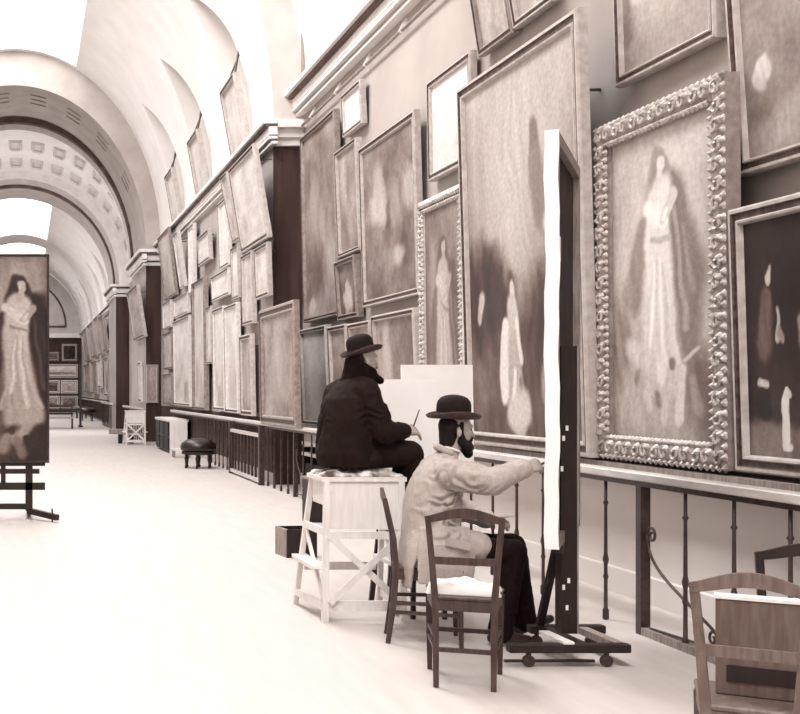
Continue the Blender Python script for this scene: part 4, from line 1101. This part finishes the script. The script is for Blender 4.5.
def loft(bm, secs, n=28):
    """closed skin through elliptic sections (cx, cy, z, rx, ry)"""
    vs = [[bm.verts.new((cx + rx * math.cos(2 * PI * k / n), cy + ry * math.sin(2 * PI * k / n), z)) for k in range(n)] for cx, cy, z, rx, ry in secs]
    for A, B in zip(vs, vs[1:]):
        for k in range(n): bm.faces.new((A[k], A[(k + 1) % n], B[(k + 1) % n], B[k]))
    bm.faces.new(vs[0][::-1]); bm.faces.new(vs[-1])
def coat2(bm):
    loft(bm, [(2.60, 7.66, .49, .215, .225), (2.60, 7.66, .60, .20, .225), (2.595, 7.67, .75, .175, .205), (2.605, 7.68, .90, .165, .205), (2.625, 7.68, 1.02, .150, .205), (2.65, 7.68, 1.10, .125, .185), (2.675, 7.68, 1.155, .09, .12), (2.70, 7.68, 1.20, .06, .07)])
    capsule(bm, shN + Vector((-.01, .03, .005)), shF + Vector((-.01, -.03, .005)), .088, .088)
    for a, b, c in ((shN, elN, wrN), (shF, elF, wrF)):
        capsule(bm, a, b, .094, .082); capsule(bm, b, b + (c - b) * .95, .082, .060)
    # fronts of the coat over the thighs, near skirt beside the seat and tail behind it
    capsule(bm, (2.66, 7.57, .63), (2.83, 7.53, .62), .110, .095); capsule(bm, (2.66, 7.79, .63), (2.83, 7.80, .62), .110, .095)
    loft(bm, [(2.60, 7.425, .40, .17, .014), (2.61, 7.43, .50, .18, .030), (2.62, 7.46, .62, .18, .05), (2.62, 7.50, .74, .15, .05)])
    loft(bm, [(2.405, 7.57, .36, .014, .085), (2.41, 7.57, .50, .030, .11), (2.45, 7.60, .62, .05, .13), (2.50, 7.64, .74, .06, .12)])
grown('coat', coat2, COATG, p2, .0065, 4, .011, 11, (1, 1, .5), off, 0, [((2.72, 7.45, .96), .30, .016, 9), ((2.62, 7.46, .80), .25, .010, 7)])
def lapel(bm):
    for s in (-1, 1):
        capsule(bm, (2.640, 7.68 + s * .02, 1.235), (2.70, 7.68 + s * .080, 1.200), .022, .020); capsule(bm, (2.70, 7.68 + s * .078, 1.185), (2.785, 7.68 + s * .040, 1.07), .016, .018)
grown('coat_collar', lapel, COATG, p2, .006, 3, off=off)
def coll(bm):
    pts = [Vector((2.722 + .056 * math.cos(a), 7.68 + .058 * math.sin(a), 1.222 - .018 * math.cos(a))) for a in [k * PI / 8 for k in range(17)]]
    for a, b in zip(pts, pts[1:]): capsule(bm, a, b, .010, .010, n=8)
grown('shirt_collar', coll, CLOTHW, p2, .005, 2, off=off)
MB().bar(Vector((2.60, 7.405, .665)) - off, Vector((2.74, 7.392, .635)) - off, .03, .05).build('pocket_flap', COATG, p2)
def trou2(bm):
    ellip(bm, (2.60, 7.68, .56), (.14, .19, .085))
    for a, b, c in ((hipN, knN, anN), (hipF, knF, anF)):
        capsule(bm, a, b, .100, .082); capsule(bm, b, c + Vector((0, 0, -.01)), .080, .072)
grown('trousers', trou2, TROUS, p2, .0075, 3, .008, 9, off=off)
shoe(p2, off, anN, (1, -.05, 0)); shoe(p2, off, anF, (1, -.10, .42))
bowler(p2, off, (2.742, 7.68, 1.420), math.atan2(f2.y, f2.x), R(2), 0, 1.06)
def hair2(bm):
    M = Matrix((Vector(f2).normalized(), Vector((-.12, .99, 0)), Vector((0, 0, 1)))).transposed()
    ellip(bm, H2 + Vector((-.034, 0, .032)), (.084, .080, .078), M); capsule(bm, H2 + Vector((-.050, 0, .03)), H2 + Vector((-.056, 0, -.075)), .066, .056)
    for s in (-1, 1): capsule(bm, H2 + Vector((.006, s * .070, .05)), H2 + Vector((.006, s * .070, -.01)), .014, .012)
grown('hair', hair2, HAIR, p2, .006, 4, .002, 60, off=off)
def beard2(bm):
    b = H2 + Vector((.0, .003, 0))
    for s in (-1, 1):
        capsule(bm, b + Vector((.004, s * .070, -.005)), b + Vector((.014, s * .060, -.060)), .012, .026)
        capsule(bm, b + Vector((.014, s * .056, -.064)), b + Vector((.062, s * .028, -.100)), .030, .036)
    capsule(bm, b + Vector((.055, 0, -.092)), b + Vector((.072, 0, -.142)), .046, .030)
    for s in (-1, 1): capsule(bm, b + Vector((.094, 0, -.043)), b + Vector((.076, s * .035, -.056)), .013, .012)
grown('beard', beard2, HAIR, p2, .006, 3, .003, 40, off=off)
for s in (-1, 1):
    e = MB().lathe([(.001, -.008), (.009, -.004), (.011, 0), (.009, .004), (.001, .008)], 8, Matrix.Translation(H2 + Vector((.079, s * .033 + .008, .012)) - off) @ Matrix.Rotation(R(90), 4, 'Y'))
    e.build('eye', BLACKM, p2, True)
# brush in the raised hand, palette in the other
br = MB().tube([Vector((3.13, 7.44, 1.10)), Vector((3.24, 7.49, 1.145)), Vector((3.345, 7.54, 1.185))], [.005, .006, .004], 6).build('paint_brush', WOODD)
tag(br, 'thin brush in the raised hand of the bearded painter', 'brush')
pal = MB().prism([(.13 * math.cos(a) * (1 - .25 * (a > 4.2) * (a < 5.2)), (.09) * math.sin(a)) for a in [2 * PI * k / 28 for k in range(28)]], 'z', -.004, .004).build('palette', WOODL)
pal.location = (3.03, 7.74, .775); pal.rotation_euler = (R(-12), R(-4), R(10)); tag(pal, 'pale kidney-shaped palette in the lap of the bearded painter', 'palette')

# ------------------------------------------------ dark-coated painter on the high stand
off = Vector((2.34, 8.48, 1.05))
p1 = thing('person', 'person in a dark overcoat with upturned collar and bowler, seated on a high stand', 'person', off)
H1 = Vector((2.40, 8.50, 1.805)); f1 = Vector((.93, .36, -.05)).normalized()
sdv = Vector((.50, -.866, 0))                               # towards the near shoulder
S = Vector((2.30, 8.48, 1.585))
s1N, s1F = S + sdv * .160, S - sdv * .140 + Vector((0, 0, -.02))
e1N, w1N = Vector((2.475, 8.27, 1.31)), Vector((2.66, 8.40, 1.315))
e1F, w1F = Vector((2.20, 8.72, 1.31)), Vector((2.52, 8.80, 1.26))
k1N, k1F = Vector((2.72, 8.42, 1.14)), Vector((2.72, 8.62, 1.14))
a1N, a1F = Vector((2.66, 8.45, .71)), Vector((2.67, 8.62, .71))
h1N, h1F = Vector((2.32, 8.40, 1.145)), Vector((2.30, 8.58, 1.145))
def body1(bm):
    head(bm, H1, f1)
    capsule(bm, (2.35, 8.48, 1.62), H1 + Vector((-.02, 0, -.05)), .058, .052)
    capsule(bm, (2.28, 8.48, 1.18), (2.29, 8.48, 1.5), .11, .12); capsule(bm, s1N, s1F, .06, .06); capsule(bm, (2.29, 8.48, 1.5), (2.35, 8.48, 1.64), .08, .06)
    for a, b, c in ((s1N, e1N, w1N), (s1F, e1F, w1F)):
        capsule(bm, a, b, .045, .036); capsule(bm, b, c, .036, .026)
    for a, b, c in ((h1N, k1N, a1N), (h1F, k1F, a1F)):
        capsule(bm, a, b, .075, .052); capsule(bm, b, c, .050, .034)
    hand(bm, w1N, (.8, .45, .05), (.2, .3, -.8), (-.3, .5, .7), .8, .17)
    hand(bm, w1F, (.9, -.2, -.2), (0, 0, -1), (.2, -.9, 0), .6, .17)
grown('body', body1, SKIN, p1, .0055, 2, off=off)
def coat1(bm):
    M = Matrix((f1, Vector((-f1.y, f1.x, 0)).normalized(), Vector((0, 0, 1)))).transposed()
    loft(bm, [(2.27, 8.48, 1.06, .195, .215), (2.272, 8.48, 1.14, .215, .235), (2.275, 8.48, 1.26, .20, .235), (2.28, 8.48, 1.42, .185, .232), (2.285, 8.48, 1.54, .165, .205), (2.305, 8.48, 1.62, .125, .15), (2.33, 8.48, 1.68, .09, .10)])
    capsule(bm, s1N - sdv * .02, s1F + sdv * .02, .098, .098); capsule(bm, (2.33, 8.48, 1.64), s1N + Vector((0, 0, .01)), .09, .085); capsule(bm, (2.33, 8.48, 1.64), s1F + Vector((0, 0, .01)), .09, .085); capsule(bm, (2.29, 8.48, 1.55), (2.34, 8.48, 1.67), .125, .085)
    for a, b, c in ((s1N, e1N, w1N), (s1F, e1F, w1F)):
        capsule(bm, a, b, .088, .078); capsule(bm, b, b + (c - b) * .9, .076, .060)
    for a, b in ((h1N, k1N), (h1F, k1F)): capsule(bm, a, b + Vector((-.02, 0, .015)), .105, .092)
    capsule(bm, k1N, k1N + Vector((-.01, 0, -.20)), .078, .055); capsule(bm, k1F, k1F + Vector((-.01, 0, -.20)), .078, .055)
    capsule(bm, (2.16, 8.40, 1.12), (2.42, 8.33, 1.115), .06, .06)
grown('coat', coat1, COATD, p1, .0075, 5, .004, 9, (.8, .8, .9), off, 4, [((2.18, 8.55, 1.33), .28, .014, 8), ((2.42, 8.34, 1.42), .25, .012, 8)])
def collar1(bm):
    n = 24; secs = []
    for k, (z, r, dx) in enumerate(((1.60, .135, -.01), (1.64, .125, .0), (1.69, .112, .012), (1.74, .108, .022), (1.775, .106, .026))):
        secs.append([(2.352 + dx + r * 1.05 * math.cos(2 * PI * j / n), 8.485 + r * .95 * math.sin(2 * PI * j / n), z - (.055 * (math.cos(2 * PI * j / n - .3) + 0) if k > 2 else .02 * math.cos(2 * PI * j / n))) for j in range(n)])
    vs = [[bm.verts.new(p) for p in r] for r in secs]
    for A, B in zip(vs, vs[1:]):
        for q in range(n): bm.faces.new((A[q], A[(q + 1) % n], B[(q + 1) % n], B[q]))
    bm.faces.new(vs[0][::-1]); bm.faces.new(vs[-1])
    capsule(bm, (2.44, 8.44, 1.70), (2.505, 8.46, 1.665), .035, .026)
grown('coat_collar', collar1, mat('dark_collar', .02, .06, .95, 30, bump=.3, bscale=150, spec=.1), p1, .0065, 3, .004, 14, off=off)
def trou1(bm):
    for a, b, c in ((h1N, k1N, a1N), (h1F, k1F, a1F)):
        capsule(bm, a, b, .085, .072); capsule(bm, b, c, .070, .062)
grown('trousers', trou1, TROUS, p1, .0075, 3, .006, 9, off=off)
shoe(p1, off, a1N, (1, .1, 0)); shoe(p1, off, a1F, (1, .1, 0))
bowler(p1, off, (2.385, 8.50, 1.862), math.atan2(f1.y, f1.x), R(-12), R(-6), .97)
def hair1(bm):
    ellip(bm, H1 + Vector((-.050, -.012, .02)), (.062, .080, .07)); ellip(bm, H1 + Vector((-.05, -.01, -.03)), (.05, .07, .05))
grown('hair', hair1, HAIR, p1, .006, 2, .004, 40, off=off)
def must(bm):
    q = H1 + f1 * .088 + Vector((0, 0, -.042)); sv = Vector((-f1.y, f1.x, 0)).normalized()
    capsule(bm, q - sv * .03, q + sv * .03, .011, .011)
grown('moustache', must, mat('grey_hair', .45, .55, .8, 40), p1, .005, 2, off=off)
b_ = MB().tube([Vector((2.69, 8.41, 1.27)), Vector((2.745, 8.46, 1.36)), Vector((2.80, 8.52, 1.46))], [.005, .006, .004], 6).build('paint_brush', WOODD)
tag(b_, 'thin brush in the hand of the dark-coated painter', 'brush')
# low foot box under his shoes
fb = thing('foot_rest', 'dark stool under the feet of the dark-coated painter', 'stool', (2.80, 8.53, 0))
MB().box(-.12, .15, -.17, .18, .59, .618).build('seat', WOODD, fb)
for x in (-.09, .13):
    for y in (-.15, .16): MB().bar((x, y, 0), (x * .9, y * .9, .59), .03).build('leg', WOODD, fb)
